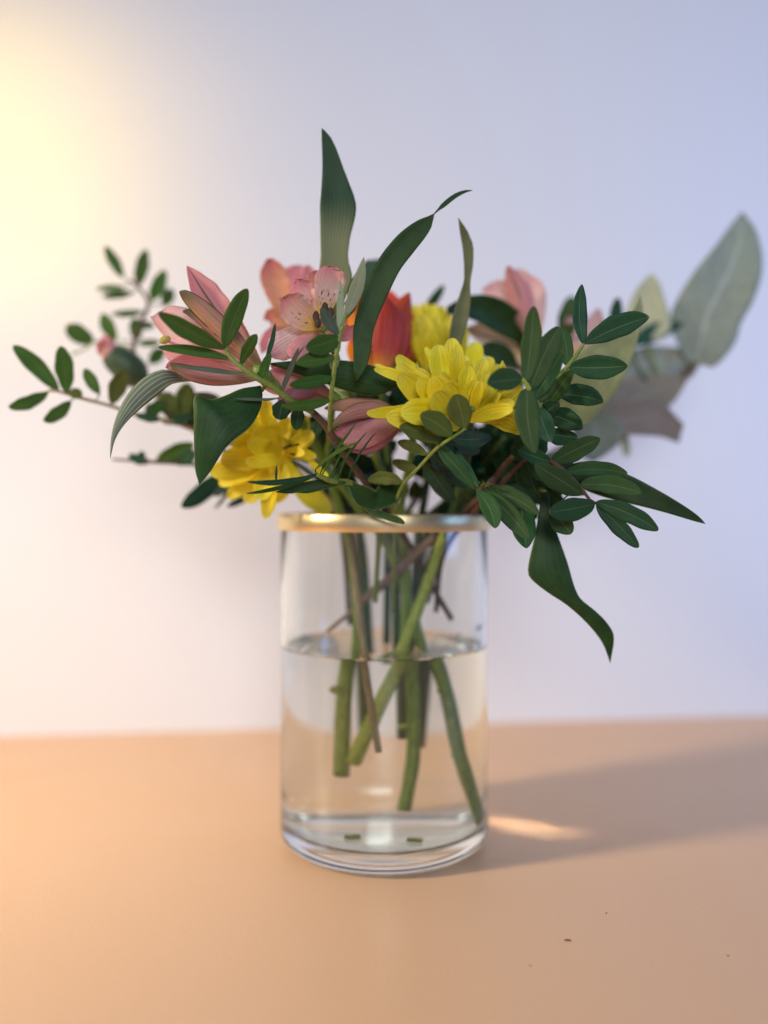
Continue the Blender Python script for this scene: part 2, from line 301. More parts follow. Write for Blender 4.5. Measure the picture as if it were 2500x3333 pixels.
def blade(parent, cl, mat, name='leaf', roll=0.0, cup=0.15, n=18, m=7, wav=0.0, rough=0.0, thick=0.00028, fold=0.0, tipcurl=0.0, raw=False, rt=0.0, ruf=0.0, irr=False):
    """cl: (px, py, z, half width px) base -> tip. roll in degrees (or pair base, tip); visible width is kept."""
    s = [(a[0] * 0.0001, a[1] * 0.0001, a[2], a[3]) for a in cl]
    if raw: n = len(s)
    else:
        s = cr(s, 61); s = [s[round(60 * (math.sin(math.pi / 2 * i / (n - 1)) if rt else i / (n - 1)))] for i in range(n)]
    pts = [P(a[0] * 10000, a[1] * 10000, a[2]) for a in s]
    rolls = roll if isinstance(roll, (tuple, list)) else (roll, roll)
    rows = []; ph = random.uniform(0, 6.28); ph2 = random.uniform(0, 6.28); asy = random.uniform(-.13, .13) if irr else 0; il = random.uniform(.02, .07) if irr else 0
    L = sum((b - a).length for a, b in zip(pts, pts[1:])); arcl = [0.0]
    for a, b in zip(pts, pts[1:]): arcl.append(arcl[-1] + (b - a).length / L)
    for i, p in enumerate(pts):
        t = pts[min(i + 1, n - 1)] - pts[max(i - 1, 0)]
        if t.length < 1e-9: t = Vector((0, 0, 1))
        t.normalize()
        vd = (p - Vector((0, CY, CZ))).normalized()
        sd = t.cross(vd)
        if sd.length < 0.05: sd = Vector((1, 0, 0))
        sd.normalize(); nn = sd.cross(t).normalized()
        if nn.dot(vd) > 0: nn = -nn          # towards the camera
        u = arcl[i]
        r = math.radians(rolls[0] + (rolls[1] - rolls[0]) * u)
        hw = s[i][3]
        if rt and u > 1 - rt: hw *= math.sqrt(max(0.0, 1 - ((u - 1 + rt) / rt) ** 2))
        hw = max(hw, 0.35) * s[i][2] / F / max(0.25, math.cos(r))
        side = sd * math.cos(r) + nn * math.sin(r); up = nn * math.cos(r) - sd * math.sin(r)
        row = []
        for j in range(m):
            v = -1 + 2 * j / (m - 1)
            q = p + side * (hw * v * (1 + asy * (1 if v > 0 else -1) + il * math.sin(u * 17 + ph * (2 if v > 0 else 1))))
            k = cup * hw * (v * v - 0.35) + fold * hw * (abs(v) - 0.5)
            k += wav * hw * math.sin(u * 14 + ph + v * 1.3) * abs(v) ** 2
            k += rough * L * (math.sin(u * 6 + ph2) * 0.5 + math.sin(u * 11 + ph) * 0.25) * 0.1
            if ruf and u > .35: k += ruf * hw * (math.sin(u * 41 + ph + (2 if v > 0 else 0)) + .6 * math.sin(u * 23 + ph2)) * abs(v) ** 4 + ruf * hw * .8 * math.sin(v * 11 + ph) * max(0, u - .7) * 3
            k += tipcurl * L * max(0, u - 0.6) ** 2
            q = q + up * k + t * (wav * hw * 0.35 * math.sin(u * 9 + v * 5 + ph2) * abs(v)) * (1 if 0.1 < u < 0.95 else 0.3)
            row.append(q)
        rows.append(row)
    return sheet(name, parent, rows, mat, thick, arcl)
def zz(z):
    return z if isinstance(z, (tuple, list)) else (z, z)
def prof(u, p, q):
    return max(0.0, math.sin(math.pi * min(1, max(0, u)) ** p)) ** q
def nearest(stem, x, y):
    """nearest sample (px,py,z) of a stem path"""
    return min(stem, key=lambda a: (a[0] - x) ** 2 + (a[1] - y) ** 2) if stem else None
def leaf(parent, rg, base, tip, hw, z, mat='lentisk', bow=0.0, shape=(1.0, 0.52), stem=None, zm=0.0, **kw):
    """elliptic leaflet from base to tip, half width hw and side bow in region pixels"""
    sc_ = REG[rg][2]; x0, y0 = toS(rg, *base); x1, y1 = toS(rg, *tip); hw *= sc_; bow *= sc_
    z0, z1 = zz(z); cl = []
    if stem:
        a = nearest(stem, x0, y0); z0 = a[2]; d = math.hypot(a[0] - x0, a[1] - y0)
        z1 = z1 if isinstance(z, (tuple, list)) else z1
        if d > 3: cl.append((a[0], a[1], a[2] + 0.0006, 2.2))
    dx, dy = x1 - x0, y1 - y0; ln = math.hypot(dx, dy) or 1; nx, ny = dy / ln, -dx / ln
    nn_ = 22
    for i in range(nn_):
        u = (1 - math.cos(math.pi * i / (nn_ - 1))) / 2; b = bow * 4 * u * (1 - u)
        cl.append((x0 + dx * u + nx * b, y0 + dy * u + ny * b, z0 + (z1 - z0) * u + zm * 4 * u * (1 - u), max(hw * prof(u, *shape), 2.0 if u < 0.1 else 0.4)))
    kw['raw'] = True; kw.setdefault('irr', True)
    kw.setdefault('cup', random.uniform(0.10, 0.30)); kw.setdefault('rough', 0.25); kw.setdefault('name', 'leaf')
    kw.setdefault('n', 20)
    return blade(parent, cl, mat, **kw)
def pleaf(parent, rg, pts, z, mat, stem=None, **kw):
    """leaf along a traced midline: (x, y, half width) in region pixels"""
    sc_ = REG[rg][2]; k = len(pts); zs = z if isinstance(z, (tuple, list)) and len(z) == k else [zz(z)[0] + (zz(z)[1] - zz(z)[0]) * i / (k - 1) for i in range(k)]
    cl = [(*toS(rg, a[0], a[1]), zs[i], a[2] * sc_) for i, a in enumerate(pts)]
    if stem:
        a = nearest(stem, cl[0][0], cl[0][1])
        if math.hypot(a[0] - cl[0][0], a[1] - cl[0][1]) > 6: cl.insert(0, (a[0], a[1], a[2] + 0.0005, min(5.0, cl[0][3])))
    return blade(parent, cl, mat, **kw)
def loft(parent, rg, Lp, Rp, z, mat, name='leaf', n=30, m=9, cup=0.0, arch=0.0, stem=None, wav=0.0, thick=0.0003):
    """leaf between two traced edges (base -> tip)"""
    z0, z1 = zz(z)
    a = cr([(x * .001, y * .001, 0) for x, y in (toS(rg, *p) for p in Lp)], n); b = cr([(x * .001, y * .001, 0) for x, y in (toS(rg, *p) for p in Rp)], n)
    rows = []; ph = random.uniform(0, 6)
    for i in range(n):
        u = i / (n - 1); zc = z0 + (z1 - z0) * u + arch * math.sin(math.pi * u)
        l, r = P(a[i][0] * 1000, a[i][1] * 1000, zc), P(b[i][0] * 1000, b[i][1] * 1000, zc)
        wd = (r - l).length; row = []
        for j in range(m):
            v = j / (m - 1); q = l.lerp(r, v)
            q.y += cup * wd * (0.25 - (v - 0.5) ** 2) * 2 + wav * wd * math.sin(u * 10 + ph + 3 * v) * (v - 0.5)
            row.append(q)
        rows.append(row)
    o = sheet(name, parent, rows, mat, thick)
    if stem:
        c = rows[0][m // 2]; x, y = a[0][0] * 1000, a[0][1] * 1000
        s = nearest(stem, x, y)
        if (P(*s[:3]) - c).length > 0.002:
            tube(parent, [c, c.lerp(P(*s[:3]), 0.5) + Vector((0, 0, -0.001)), P(*s[:3])], 0.0009, 'rachis', 'leaf_stalk')
    return o
def tube(parent, pts, rad, mat, name='stem', n=None, m=10, bumps=0.0, cap=True):
    k = len(pts); rads = rad if isinstance(rad, (list, tuple)) else [rad] * k
    if len(rads) != k: rads = [rads[0] + (rads[-1] - rads[0]) * i / (k - 1) for i in range(k)]
    n = n or max(4, 6 * (k - 1))
    s = cr([(*p, r) for p, r in zip(pts, rads)], n)
    V, U, Fc = [], [], []; side = None
    for i in range(n):
        p = Vector(s[i][:3]); t = Vector(s[min(i + 1, n - 1)][:3]) - Vector(s[max(i - 1, 0)][:3]); t.normalize()
        if side is None: side = t.orthogonal().normalized()
        side = (side - t * side.dot(t)).normalized(); bt = t.cross(side)
        r = s[i][3] * (1 + bumps * math.sin(i * 1.7) * 0.5 + bumps * random.uniform(-.5, .5))
        for j in range(m):
            a = 2 * math.pi * j / m; V.append(p + (side * math.cos(a) + bt * math.sin(a)) * r); U.append((i / (n - 1) * 4, j / m))
    for i in range(n - 1):
        for j in range(m):
            j2 = (j + 1) % m; Fc.append((i * m + j, i * m + j2, (i + 1) * m + j2, (i + 1) * m + j))
    if cap: Fc.append(tuple(range(m))[::-1]); Fc.append(tuple((n - 1) * m + j for j in range(m)))
    return mesh_obj(name, V, Fc, U, mat, parent)
def stem(parent, rg, pts, rad, mat, name='stem', **kw):
    """pts (x, y, z) in region pixels; returns fine samples in photo pixels for attaching leaves"""
    q = [(*toS(rg, a[0], a[1]), a[2]) for a in pts]
    tube(parent, [P(*a) for a in q], rad, mat, name, **kw)
    return [(a[0] * 10000, a[1] * 10000, a[2]) for a in cr([(a[0] * .0001, a[1] * .0001, a[2]) for a in q], 80)]
def blob(parent, c, r, mat, name, stretch=(1, 1, 1), axis=None, seg=10):
    V, Fc, U = [], [], []
    q = axis.to_track_quat('Z', 'Y') if axis else None
    for i in range(seg + 1):
        th = math.pi * i / seg
        for j in range(seg):
            a = 2 * math.pi * j / seg
            d = Vector((math.sin(th) * math.cos(a) * stretch[0], math.sin(th) * math.sin(a) * stretch[1], math.cos(th) * stretch[2])) * r * (1 + random.uniform(-.04, .04))
            V.append(c + (q @ d if q else d)); U.append((i / seg, j / seg))
    for i in range(seg):
        for j in range(seg):
            j2 = (j + 1) % seg; Fc.append((i * seg + j, (i + 1) * seg + j, (i + 1) * seg + j2, i * seg + j2))
    return mesh_obj(name, V, Fc, U, mat, parent)
def lathe(name, prof_, mat, parent=None, seg=160, sharp=32):
    V, Fc, U = [], [], []; k = len(prof_)
    for j in range(seg):
        a = 2 * math.pi * j / seg
        for i, (r, h) in enumerate(prof_): V.append(Vector((r * math.cos(a), r * math.sin(a), h))); U.append((j / seg, i / k))
    for j in range(seg):
        j2 = (j + 1) % seg
        for i in range(k - 1):
            a, b, c, d = j * k + i, j2 * k + i, j2 * k + i + 1, j * k + i + 1
            Fc.append((a, b, c, d))
    o = mesh_obj(name, V, Fc, U, mat, parent)
    bm = bmesh.new(); bm.from_mesh(o.data); bmesh.ops.remove_doubles(bm, verts=bm.verts, dist=1e-6)
    bmesh.ops.dissolve_degenerate(bm, edges=bm.edges, dist=1e-7)
    bmesh.ops.recalc_face_normals(bm, faces=bm.faces)
    for ed in bm.edges:
        if len(ed.link_faces) == 2 and ed.calc_face_angle() > math.radians(sharp): ed.smooth = False
    bm.to_mesh(o.data); bm.free(); return o
def arc(cx, cy, r, a0, a1, n=8):
    return [(cx + r * math.cos(math.radians(a0 + (a1 - a0) * i / n)), cy + r * math.sin(math.radians(a0 + (a1 - a0) * i / n))) for i in range(n + 1)]
# ------------------------------------------------------------------ setting: table and wall
def grid_plane(name, origin, ux, uy, mat, kind='structure', nx=2, ny=2, thick=None):
    V = [origin, origin + ux, origin + ux + uy, origin + uy]
    nrm = ux.cross(uy).normalized()
    V += [v - nrm * thick for v in V]
    Fc = [(0, 1, 2, 3), (7, 6, 5, 4), (0, 4, 5, 1), (1, 5, 6, 2), (2, 6, 7, 3), (3, 7, 4, 0)]
    o = mesh_obj(name, V, Fc, None, mat, None, smooth=False); o['kind'] = kind; return o
m, nt = new_mat('peach_laminate'); t = nd(nt, 'ShaderNodeTexCoord')
n1 = noise(nt, t.outputs['Object'], 3.0, 4); n2 = noise(nt, t.outputs['Object'], 900, 2)
c = mixc(nt, n1, (0.77, 0.475, 0.265), (0.81, 0.51, 0.295)); n3 = noise(nt, t.outputs['Object'], 2600, 2)
c = mixc(nt, mth(nt, 'MULTIPLY', step(nt, n2, 0.5, 0.75), 0.16), c, (0.55, 0.30, 0.17)); c = mixc(nt, mth(nt, 'MULTIPLY', step(nt, n3, 0.55, 0.75), 0.22), c, (0.50, 0.29, 0.18))
n4 = noise(nt, t.outputs['Object'], 14, 5, 1.5)
finish(nt, c, mth(nt, 'MULTIPLY_ADD', n4, 0.3, 0.26), 0, n2, 0.14, 0.4, dist=0.0002); MAT['table'] = m
m, nt = new_mat('white_wall_paint'); t = nd(nt, 'ShaderNodeTexCoord')
n1 = noise(nt, t.outputs['Object'], 4.0, 3); n2 = noise(nt, t.outputs['Object'], 260, 3)
finish(nt, mixc(nt, n1, (0.76, 0.75, 0.74), (0.80, 0.79, 0.78)), 0.75, 0, n2, 0.15, 0.3, dist=0.0006); MAT['wall'] = m
YAW = math.radians(6.4); WB = 0.648 + CY      # wall foot on the view axis
wd = Vector((math.cos(YAW), math.sin(YAW), 0)); wn = Vector((-math.sin(YAW), math.cos(YAW), 0))
grid_plane('table_top', Vector((-1.6, -0.62, 0)), Vector((3.2, 0, 0)), Vector((0, 1.4, 0)), 'table', thick=0.03)
grid_plane('wall', Vector((0, WB, -0.01)) - wd * 1.7, wd * 3.4, Vector((0, 0, 1.5)), 'wall', thick=0.05)
# ------------------------------------------------------------------ vase, water
m, nt = new_mat('clear_glass'); g = nd(nt, 'ShaderNodeBsdfGlass'); g.inputs['Color'].default_value = (0.985, 0.995, 0.985, 1); g.inputs['Roughness'].default_value = 0.0; g.inputs['IOR'].default_value = 1.48
o_ = nd(nt, 'ShaderNodeOutputMaterial'); nt.links.new(g.outputs[0], o_.inputs[0]); MAT['glass'] = m
m, nt = new_mat('clear_water'); g = nd(nt, 'ShaderNodeBsdfGlass'); g.inputs['Color'].default_value = (0.985, 0.99, 0.975, 1); g.inputs['IOR'].default_value = 1.333
t = nd(nt, 'ShaderNodeTexCoord'); b = nd(nt, 'ShaderNodeBump'); b.inputs['Strength'].default_value = 0.0
o_ = nd(nt, 'ShaderNodeOutputMaterial'); nt.links.new(g.outputs[0], o_.inputs[0]); MAT['water'] = m
m, nt = new_mat('gold_rim_metal'); t = nd(nt, 'ShaderNodeTexCoord'); n1 = noise(nt, t.outputs['Object'], 500, 3)
p = nd(nt, 'ShaderNodeBsdfPrincipled'); p.inputs['Metallic'].default_value = 1.0
put(nt, p.inputs['Base Color'], mixc(nt, n1, (0.84, 0.66, 0.36), (0.78, 0.60, 0.32))); put(nt, p.inputs['Roughness'], mth(nt, 'MULTIPLY_ADD', n1, 0.1, 0.28))
o_ = nd(nt, 'ShaderNodeOutputMaterial'); nt.links.new(p.outputs[0], o_.inputs[0]); MAT['gold'] = m
RO, RI, H, FL = 0.0497, 0.0475, 0.1560, 0.0092
vase = thing('vase', 'clear glass cylinder vase with gold rim, half full of water', 'vase', (0, 0, 0))
pr = [(0.0, 0.0004), (0.030, 0.0004), (0.0385, 0.0004), (0.0398, 0.0001)] + [(0.0405, 0.0)] + arc(RO - 0.0085, 0.0085, 0.0085, -85, 0, 10) + [(RO, 0.04), (RO, 0.08), (RO, 0.12), (RO, H - 0.001)] + \
     arc(RO - 0.0011, H - 0.001, 0.0011, 0, 180, 8) + [(RI, 0.12), (RI, 0.08), (RI, 0.04)] + arc(RI - 0.009, FL + 0.009, 0.009, 0, -90, 12) + [(0.03, FL), (0.0, FL)]
lathe('glass_body', pr, 'glass', vase)
lathe('gold_rim', [(RO - 0.0004, H - 0.0066), (RO + 0.0012, H - 0.0066), (RO + 0.0015, H - 0.0061), (RO + 0.0015, H + 0.0004), (RO + 0.0011, H + 0.0011), (RI - 0.0004, H + 0.0011), (RI - 0.0007, H + 0.0006), (RI - 0.0007, H - 0.0012), (RI + 0.0004, H - 0.0012), (RI + 0.0004, H + 0.0002), (RO - 0.0004, H + 0.0002), (RO - 0.0004, H - 0.0066)], 'gold', vase)
WH = 0.0936; e = 0.0003
water = lathe('water', [(0.0, FL - e), (RI - 0.009, FL - e)] + arc(RI - 0.009, FL + 0.009, 0.009 + e, -88, 0, 12) + [(RI + e, 0.04), (RI + e, 0.07), (RI + e, WH + 0.0012), (RI - 0.0006, WH + 0.0010), (RI - 0.0018, WH + 0.0003), (RI - 0.004, WH), (0.02, WH), (0.0, WH)], 'water')
water['label'] = 'clear still water filling the lower part of the glass vase'; water['category'] = 'water'
# ------------------------------------------------------------------ bouquet
def head(parent, c, axis, r, mat='stem'):
    return blob(parent, c, r, mat, 'flower_head', (0.8, 0.8, 1.3), axis)
def pet(parent, rg, pts, z, mat, **kw):
    kw.setdefault('name', 'petal'); kw.setdefault('cup', 0.3); kw.setdefault('wav', 0.06); kw.setdefault('n', 44); kw.setdefault('m', 13); kw.setdefault('thick', 0.00025)
    kw.setdefault('ruf', 0.0 if mat in ('red', 'orange') else 0.07)
    if pts[-1][2] > 7: kw.setdefault('rt', 0.25)
    return pleaf(parent, rg, pts, z, mat, **kw)
def ypet(parent, tip, base, hw, zt, zb, mat='yellow', bow=0.0, rg='C1', **kw):
    kw.setdefault('cup', 0.28); kw.setdefault('m', 9); kw.setdefault('rough', 0.35); kw.setdefault('wav', 0.03)
    return leaf(parent, rg, base, tip, hw, (zb, zt), mat, bow, shape=(1.3, 0.40), name='petal', thick=0.00022, irr=True, **kw)
# ---- alstroemeria with the bloom facing left
T = thing('alstroemeria', 'pink alstroemeria stem with half closed striped trumpet bloom and a wide drooping dark leaf', 'flower', P(1145, 2500, .428), 'pink alstroemeria stems in the vase')
st = stem(T, 'S', [(862, 1218, .352), (905, 1262, .362), (985, 1380, .388), (1060, 1520, .408), (1110, 1680, .420), (1150, 1850, .424), (1165, 2050, .424), (1150, 2250, .425), (1146, 2500, .428)], [.0018, .0018, .002, .0022, .0024, .0026, .0029, .0031, .0031], 'stem', bumps=0.06)
blob(T, P(1128, 2232, .421), 0.0028, 'stem', 'node_stub', (1, .8, .7)); 
hd = head(T, P(856, 1216, .352), P(700, 1100, .345) - P(870, 1225, .353), .0035)
pet(hd, 'S', [(858, 1214, 9), (800, 1160, 30), (740, 1060, 44), (668, 955, 44), (632, 900, 22), (609, 866, 2)], (.356, .362), 'pink_vein', roll=(0, 25), cup=.5)
pet(hd, 'S', [(856, 1212, 10), (770, 1100, 44), (700, 1000, 44), (655, 930, 34), (640, 882, 22)], (.356, .370), 'pink', cup=.4)
pet(hd, 'S', [(852, 1218, 9), (740, 1150, 50), (640, 1090, 70), (560, 1055, 64), (500, 1028, 46)], (.354, .366), 'pink_light', cup=-.3, wav=.32)
pet(hd, 'S', [(852, 1220, 9), (740, 1175, 42), (640, 1150, 55), (560, 1135, 50), (530, 1128, 44)], (.353, .360), 'pink_light', cup=-.2, wav=.16)
pet(hd, 'S', [(852, 1222, 9), (750, 1200, 30), (650, 1180, 34), (580, 1185, 30), (540, 1196, 24)], (.352, .352), 'pink', cup=.2, wav=.1)
pet(hd, 'S', [(856, 1216, 10), (790, 1135, 24), (715, 1060, 32), (650, 1000, 29), (605, 962, 18), (584, 949, 3)], (.352, .342), 'orange_stripe', cup=-.5, wav=.02)
pet(hd, 'S', [(852, 1218, 9), (780, 1150, 18), (715, 1085, 24), (650, 1035, 18), (612, 1015, 10), (595, 1014, 3)], (.352, .346), 'rose_stripe', cup=-.5, wav=.02)
pet(hd, 'S', [(852, 1226, 9), (770, 1232, 20), (690, 1228, 27), (620, 1214, 25), (575, 1196, 15), (553, 1183, 3)], (.352, .343), 'rose_stripe', cup=-.5, wav=.02)
pet(hd, 'S', [(850, 1222, 8), (760, 1170, 30), (690, 1120, 40), (630, 1085, 30), (600, 1070, 8)], (.352, .350), 'pink', cup=.2)
tube(hd, [P(850, 1216, .353), P(680, 1160, .350), P(607, 1134, .349), P(545, 1110, .349)], .0005, 'pink', 'filament')
blob(hd, P(537, 1106, .349), .0022, 'anther_y', 'anther', (.7, .7, 1.1), Vector((1, 0, .3)))
# half hidden bloom below it
stem(T, 'S', [(1085, 1295, .368), (1075, 1400, .388), (1060, 1520, .408)], .0014, 'stem', 'flower_stalk')
hd = head(T, P(1080, 1290, .368), Vector((-1, 0, .3)), .003)
pet(hd, 'S', [(1075, 1285, 8), (1000, 1262, 34), (930, 1245, 44), (880, 1240, 40), (848, 1230, 30)], (.366, .358), 'pink', cup=-.3, wav=.15)
pet(hd, 'S', [(1075, 1280, 8), (1000, 1235, 26), (930, 1210, 26), (880, 1190, 10)], (.367, .362), 'pink', wav=.15)
pet(hd, 'S', [(1072, 1295, 8), (1010, 1288, 24), (950, 1290, 26), (905, 1305, 6)], (.366, .357), 'mauve', cup=-.4, wav=.16)
pet(hd, 'S', [(1075, 1290, 8), (1030, 1262, 24), (980, 1275, 24), (940, 1290, 8)], (.364, .354), 'mauve', cup=-.5, wav=.1)
pleaf(T, 'R1', [(1225, 992, 30), (1120, 990, 58), (1010, 1052, 74), (900, 1158, 62), (815, 1280, 36), (765, 1400, 15), (744, 1532, 2)], (.358, .342), 'alstro_silver', stem=st, cup=-.35, n=30, m=11, roll=(20, 10))
loft(T, 'C4', [(752, 15), (560, 45), (400, 112), (250, 152), (108, 112), (97, 350), (95, 600), (108, 850), (150, 992)], [(768, 110), (755, 220), (700, 345), (620, 450), (500, 545), (400, 640), (330, 745), (250, 870), (152, 992)], (.348, .338), 'alstro', cup=-.16, arch=-.006, stem=st, n=36, m=13, wav=.02)
# ---- alstroemeria with the open flecked bloom
T = thing('alstroemeria', 'pink alstroemeria stem with an open flecked bloom and two tall upright blade leaves', 'flower', P(1318, 2600, .422), 'pink alstroemeria stems in the vase')
st = stem(T, 'S', [(1060, 1085, .362), (1100, 1180, .378), (1160, 1330, .398), (1230, 1500, .410), (1290, 1680, .416), (1320, 1850, .420), (1318, 2100, .424), (1324, 2300, .424), (1322, 2450, .424), (1300, 2610, .422)], [.0015, .0016, .0018, .002, .0022, .0023, .0025, .0027, .0027, .0027], 'stem', bumps=0.06)
blob(T, P(1300, 2345, .421), 0.0022, 'stem_lime', 'node_stub', (1.2, .7, .6))
hd = head(T, P(1048, 1066, .357), P(1040, 1050, .34) - P(1060, 1085, .362), .0032)
pet(hd, 'S', [(1046, 1052, 7), (1034, 960, 22), (1030, 905, 30), (1030, 880, 26)], (.356, .366), 'coral', cup=.2, wav=.16)
pet(hd, 'S', [(1052, 1058, 8), (1058, 985, 34), (1074, 915, 50), (1080, 882, 50), (1084, 866, 46)], (.354, .353), 'pink_fleck', cup=.4, wav=.16)
pet(hd, 'S', [(1046, 1060, 7), (1014, 1000, 24), (988, 952, 38), (976, 925, 40), (968, 908, 36)], (.354, .349), 'pink_fleck', cup=.5, wav=.16)
pet(hd, 'S', [(1048, 1066, 8), (1005, 1042, 40), (962, 1008, 54), (938, 984, 50), (920, 968, 40)], (.353, .340), 'pink_fleck', cup=.35, wav=.06)
pet(hd, 'S', [(1045, 1075, 8), (985, 1088, 34), (930, 1118, 46), (900, 1140, 44), (878, 1158, 34)], (.356, .352), 'pink_light', cup=-.3, wav=.16)
pet(hd, 'S', [(1046, 1078, 8), (1000, 1118, 36), (975, 1148, 40), (958, 1176, 34)], (.355, .346), 'pink_vein', cup=-.35, wav=.08)
pet(hd, 'S', [(1055, 1072, 8), (1105, 1086, 24), (1140, 1080, 24), (1163, 1058, 5)], (.356, .352), 'pink', cup=.5, wav=.16)
for a, b in (((1046, 1062), (1029, 1030)), ((1050, 1060), (1076, 1018)), ((1048, 1060), (1058, 1002)), ((1044, 1064), (1034, 1050))):
    tube(hd, [P(*a, .354), P((a[0] + b[0]) / 2 - 3, (a[1] + b[1]) / 2, .349), P(*b, .346)], .0006, 'pink_light', 'filament')
    blob(hd, P(*b, .3455), .0019, 'anther', 'anther', (.7, .55, 1.15))
stem(T, 'S', [(958, 1085, .418), (1010, 1180, .412), (1160, 1330, .398)], .0014, 'stem', 'flower_stalk')
hd = head(T, P(955, 1080, .418), Vector((-.2, 0, 1)), .003)
pet(hd, 'S', [(952, 1075, 10), (918, 980, 38), (892, 900, 46), (876, 840, 30)], (.416, .412), 'coral', cup=.3)
pet(hd, 'S', [(958, 1075, 10), (965, 980, 44), (968, 910, 58), (975, 862, 38)], (.420, .424), 'pink', cup=.3)
pet(hd, 'S', [(960, 1075, 10), (990, 980, 30), (1008, 920, 34), (1000, 862, 20)], (.416, .414), 'pink_vein', cup=.3)
pet(hd, 'S', [(955, 1080, 10), (900, 1090, 30), (868, 1120, 26), (850, 1150, 8)], (.414, .404), 'pink', cup=.3)
pet(hd, 'S', [(955, 1080, 10), (910, 1040, 34), (880, 1030, 26), (858, 1040, 8)], (.418, .416), 'coral', cup=.3)
pleaf(T, 'R3', [(360, 1750, 12), (345, 1450, 40), (335, 1200, 130), (328, 1050, 106), (335, 870, 116), (356, 650, 140), (338, 500, 112), (314, 350, 80), (286, 200, 54), (257, 100, 30), (231, 42, 2)], (.376, .368), 'alstro_up', stem=st, n=44, m=11, cup=.12, roll=(-10, 12))
pleaf(T, 'R3', [(500, 1960, 22), (532, 1840, 58), (560, 1560, 80), (648, 1310, 92), (755, 1090, 92), (880, 930, 88), (985, 825, 70), (1052, 760, 42), (1094, 706, 5), (1172, 632, 18), (1262, 562, 17), (1340, 528, 10), (1392, 521, 2)], (.350, .356), 'alstro_long', stem=st, n=60, m=9, cup=.2)
pleaf(T, 'S', [(1310, 1235, 14), (1230, 1240, 46), (1160, 1228, 50), (1080, 1212, 42), (970, 1195, 22), (880, 1184, 3)], (.366, .354), 'alstro', stem=st, n=34, m=9, cup=-.25, roll=(20, 0))
leaf(T, 'S', (1140, 960), (1250, 842), 36, (.44, .45), 'lentisk', stem=st)
# nodding half open bloom under the chrysanthemum
T2st = stem(T, 'S', [(1318, 1378, .372), (1345, 1440, .388), (1320, 1560, .404), (1300, 1700, .416)], .0016, 'stem', 'flower_stalk')
hd = head(T, P(1314, 1376, .370), Vector((-1, 0, -.1)), .0036)
pet(hd, 'S', [(1312, 1368, 9), (1230, 1375, 46), (1160, 1395, 50), (1105, 1405, 26), (1088, 1400, 8)], (.368, .366), 'mauve', cup=-.4)
pet(hd, 'S', [(1310, 1382, 9), (1240, 1415, 40), (1180, 1445, 38), (1135, 1470, 8)], (.368, .364), 'mauve', cup=-.4)
pet(hd, 'S', [(1312, 1372, 9), (1230, 1400, 40), (1165, 1430, 34), (1115, 1445, 8)], (.366, .358), 'pink', cup=-.4)
pet(hd, 'S', [(1312, 1358, 9), (1240, 1335, 24), (1170, 1338, 27), (1115, 1362, 17), (1078, 1394, 3)], (.367, .357), 'rose_stripe', cup=-.5)
pet(hd, 'S', [(1310, 1352, 9), (1220, 1322, 24), (1130, 1318, 22), (1055, 1330, 10)], (.370, .366), 'orange_stripe', cup=-.3)
# ---- alstroemeria at the back right
T = thing('alstroemeria', 'pink alstroemeria stem with pale blooms behind the front chrysanthemum and a slim olive leaf', 'flower', P(1345, 2400, .452), 'pink alstroemeria stems in the vase')
st = stem(T, 'S', [(1742, 1128, .440), (1700, 1250, .446), (1600, 1420, .448), (1480, 1580, .448), (1410, 1720, .448), (1360, 1900, .450), (1340, 2100, .452), (1320, 2400, .452)], [.0014, .0015, .0018, .002, .0022, .0023, .0024, .0024], 'stem_dark')
hd = head(T, P(1738, 1122, .440), Vector((-.3, 0, 1)), .0034)
pet(hd, 'S', [(1735, 1115, 9), (1706, 1030, 34), (1690, 960, 42), (1668, 905, 26), (1652, 866, 5)], (.438, .428), 'pink_vein', cup=-.5)
pet(hd, 'S', [(1740, 1115, 9), (1752, 1020, 24), (1742, 940, 30), (1715, 892, 10)], (.440, .440), 'pink_light', cup=.3)
pet(hd, 'S', [(1732, 1115, 9), (1690, 1010, 30), (1630, 945, 34), (1568, 945, 5)], (.442, .446), 'pink_light', cup=.3)
pet(hd, 'S', [(1735, 1115, 9), (1710, 990, 44), (1690, 900, 36), (1680, 875, 12)], (.444, .450), 'pink_light', cup=.3)
stem(T, 'S', [(1715, 1165, .452), (1690, 1230, .450), (1600, 1420, .448)], .0013, 'stem', 'flower_stalk')
hd = head(T, P(1712, 1160, .452), Vector((-1, 0, .3)), .003)
pet(hd, 'S', [(1708, 1155, 10), (1650, 1120, 30), (1580, 1085, 38), (1510, 1068, 8)], (.450, .446), 'cream', cup=.3)
pet(hd, 'S', [(1705, 1160, 10), (1660, 1160, 26), (1625, 1180, 26), (1590, 1200, 6)], (.448, .440), 'pink_light', cup=.3)
pet(hd, 'S', [(1705, 1165, 10), (1680, 1190, 26), (1655, 1215, 26), (1640, 1240, 6)], (.446, .436), 'pink_light', cup=.3)
stem(T, 'S', [(1885, 1175, .462), (1820, 1270, .456), (1600, 1420, .448)], .0013, 'stem', 'flower_stalk')
hd = head(T, P(1885, 1172, .462), Vector((0, 0, 1)), .003)
pet(hd, 'S', [(1882, 1170, 10), (1868, 1110, 36), (1860, 1060, 38), (1848, 1030, 8)], (.460, .452), 'pink_light', cup=-.3)
pet(hd, 'S', [(1888, 1170, 10), (1920, 1100, 36), (1938, 1050, 32), (1948, 1005, 5)], (.462, .462), 'pink_light', cup=.3)
pet(hd, 'S', [(1886, 1170, 10), (1895, 1110, 32), (1890, 1060, 36), (1885, 1025, 10)], (.464, .468), 'pink_light', cup=.3)
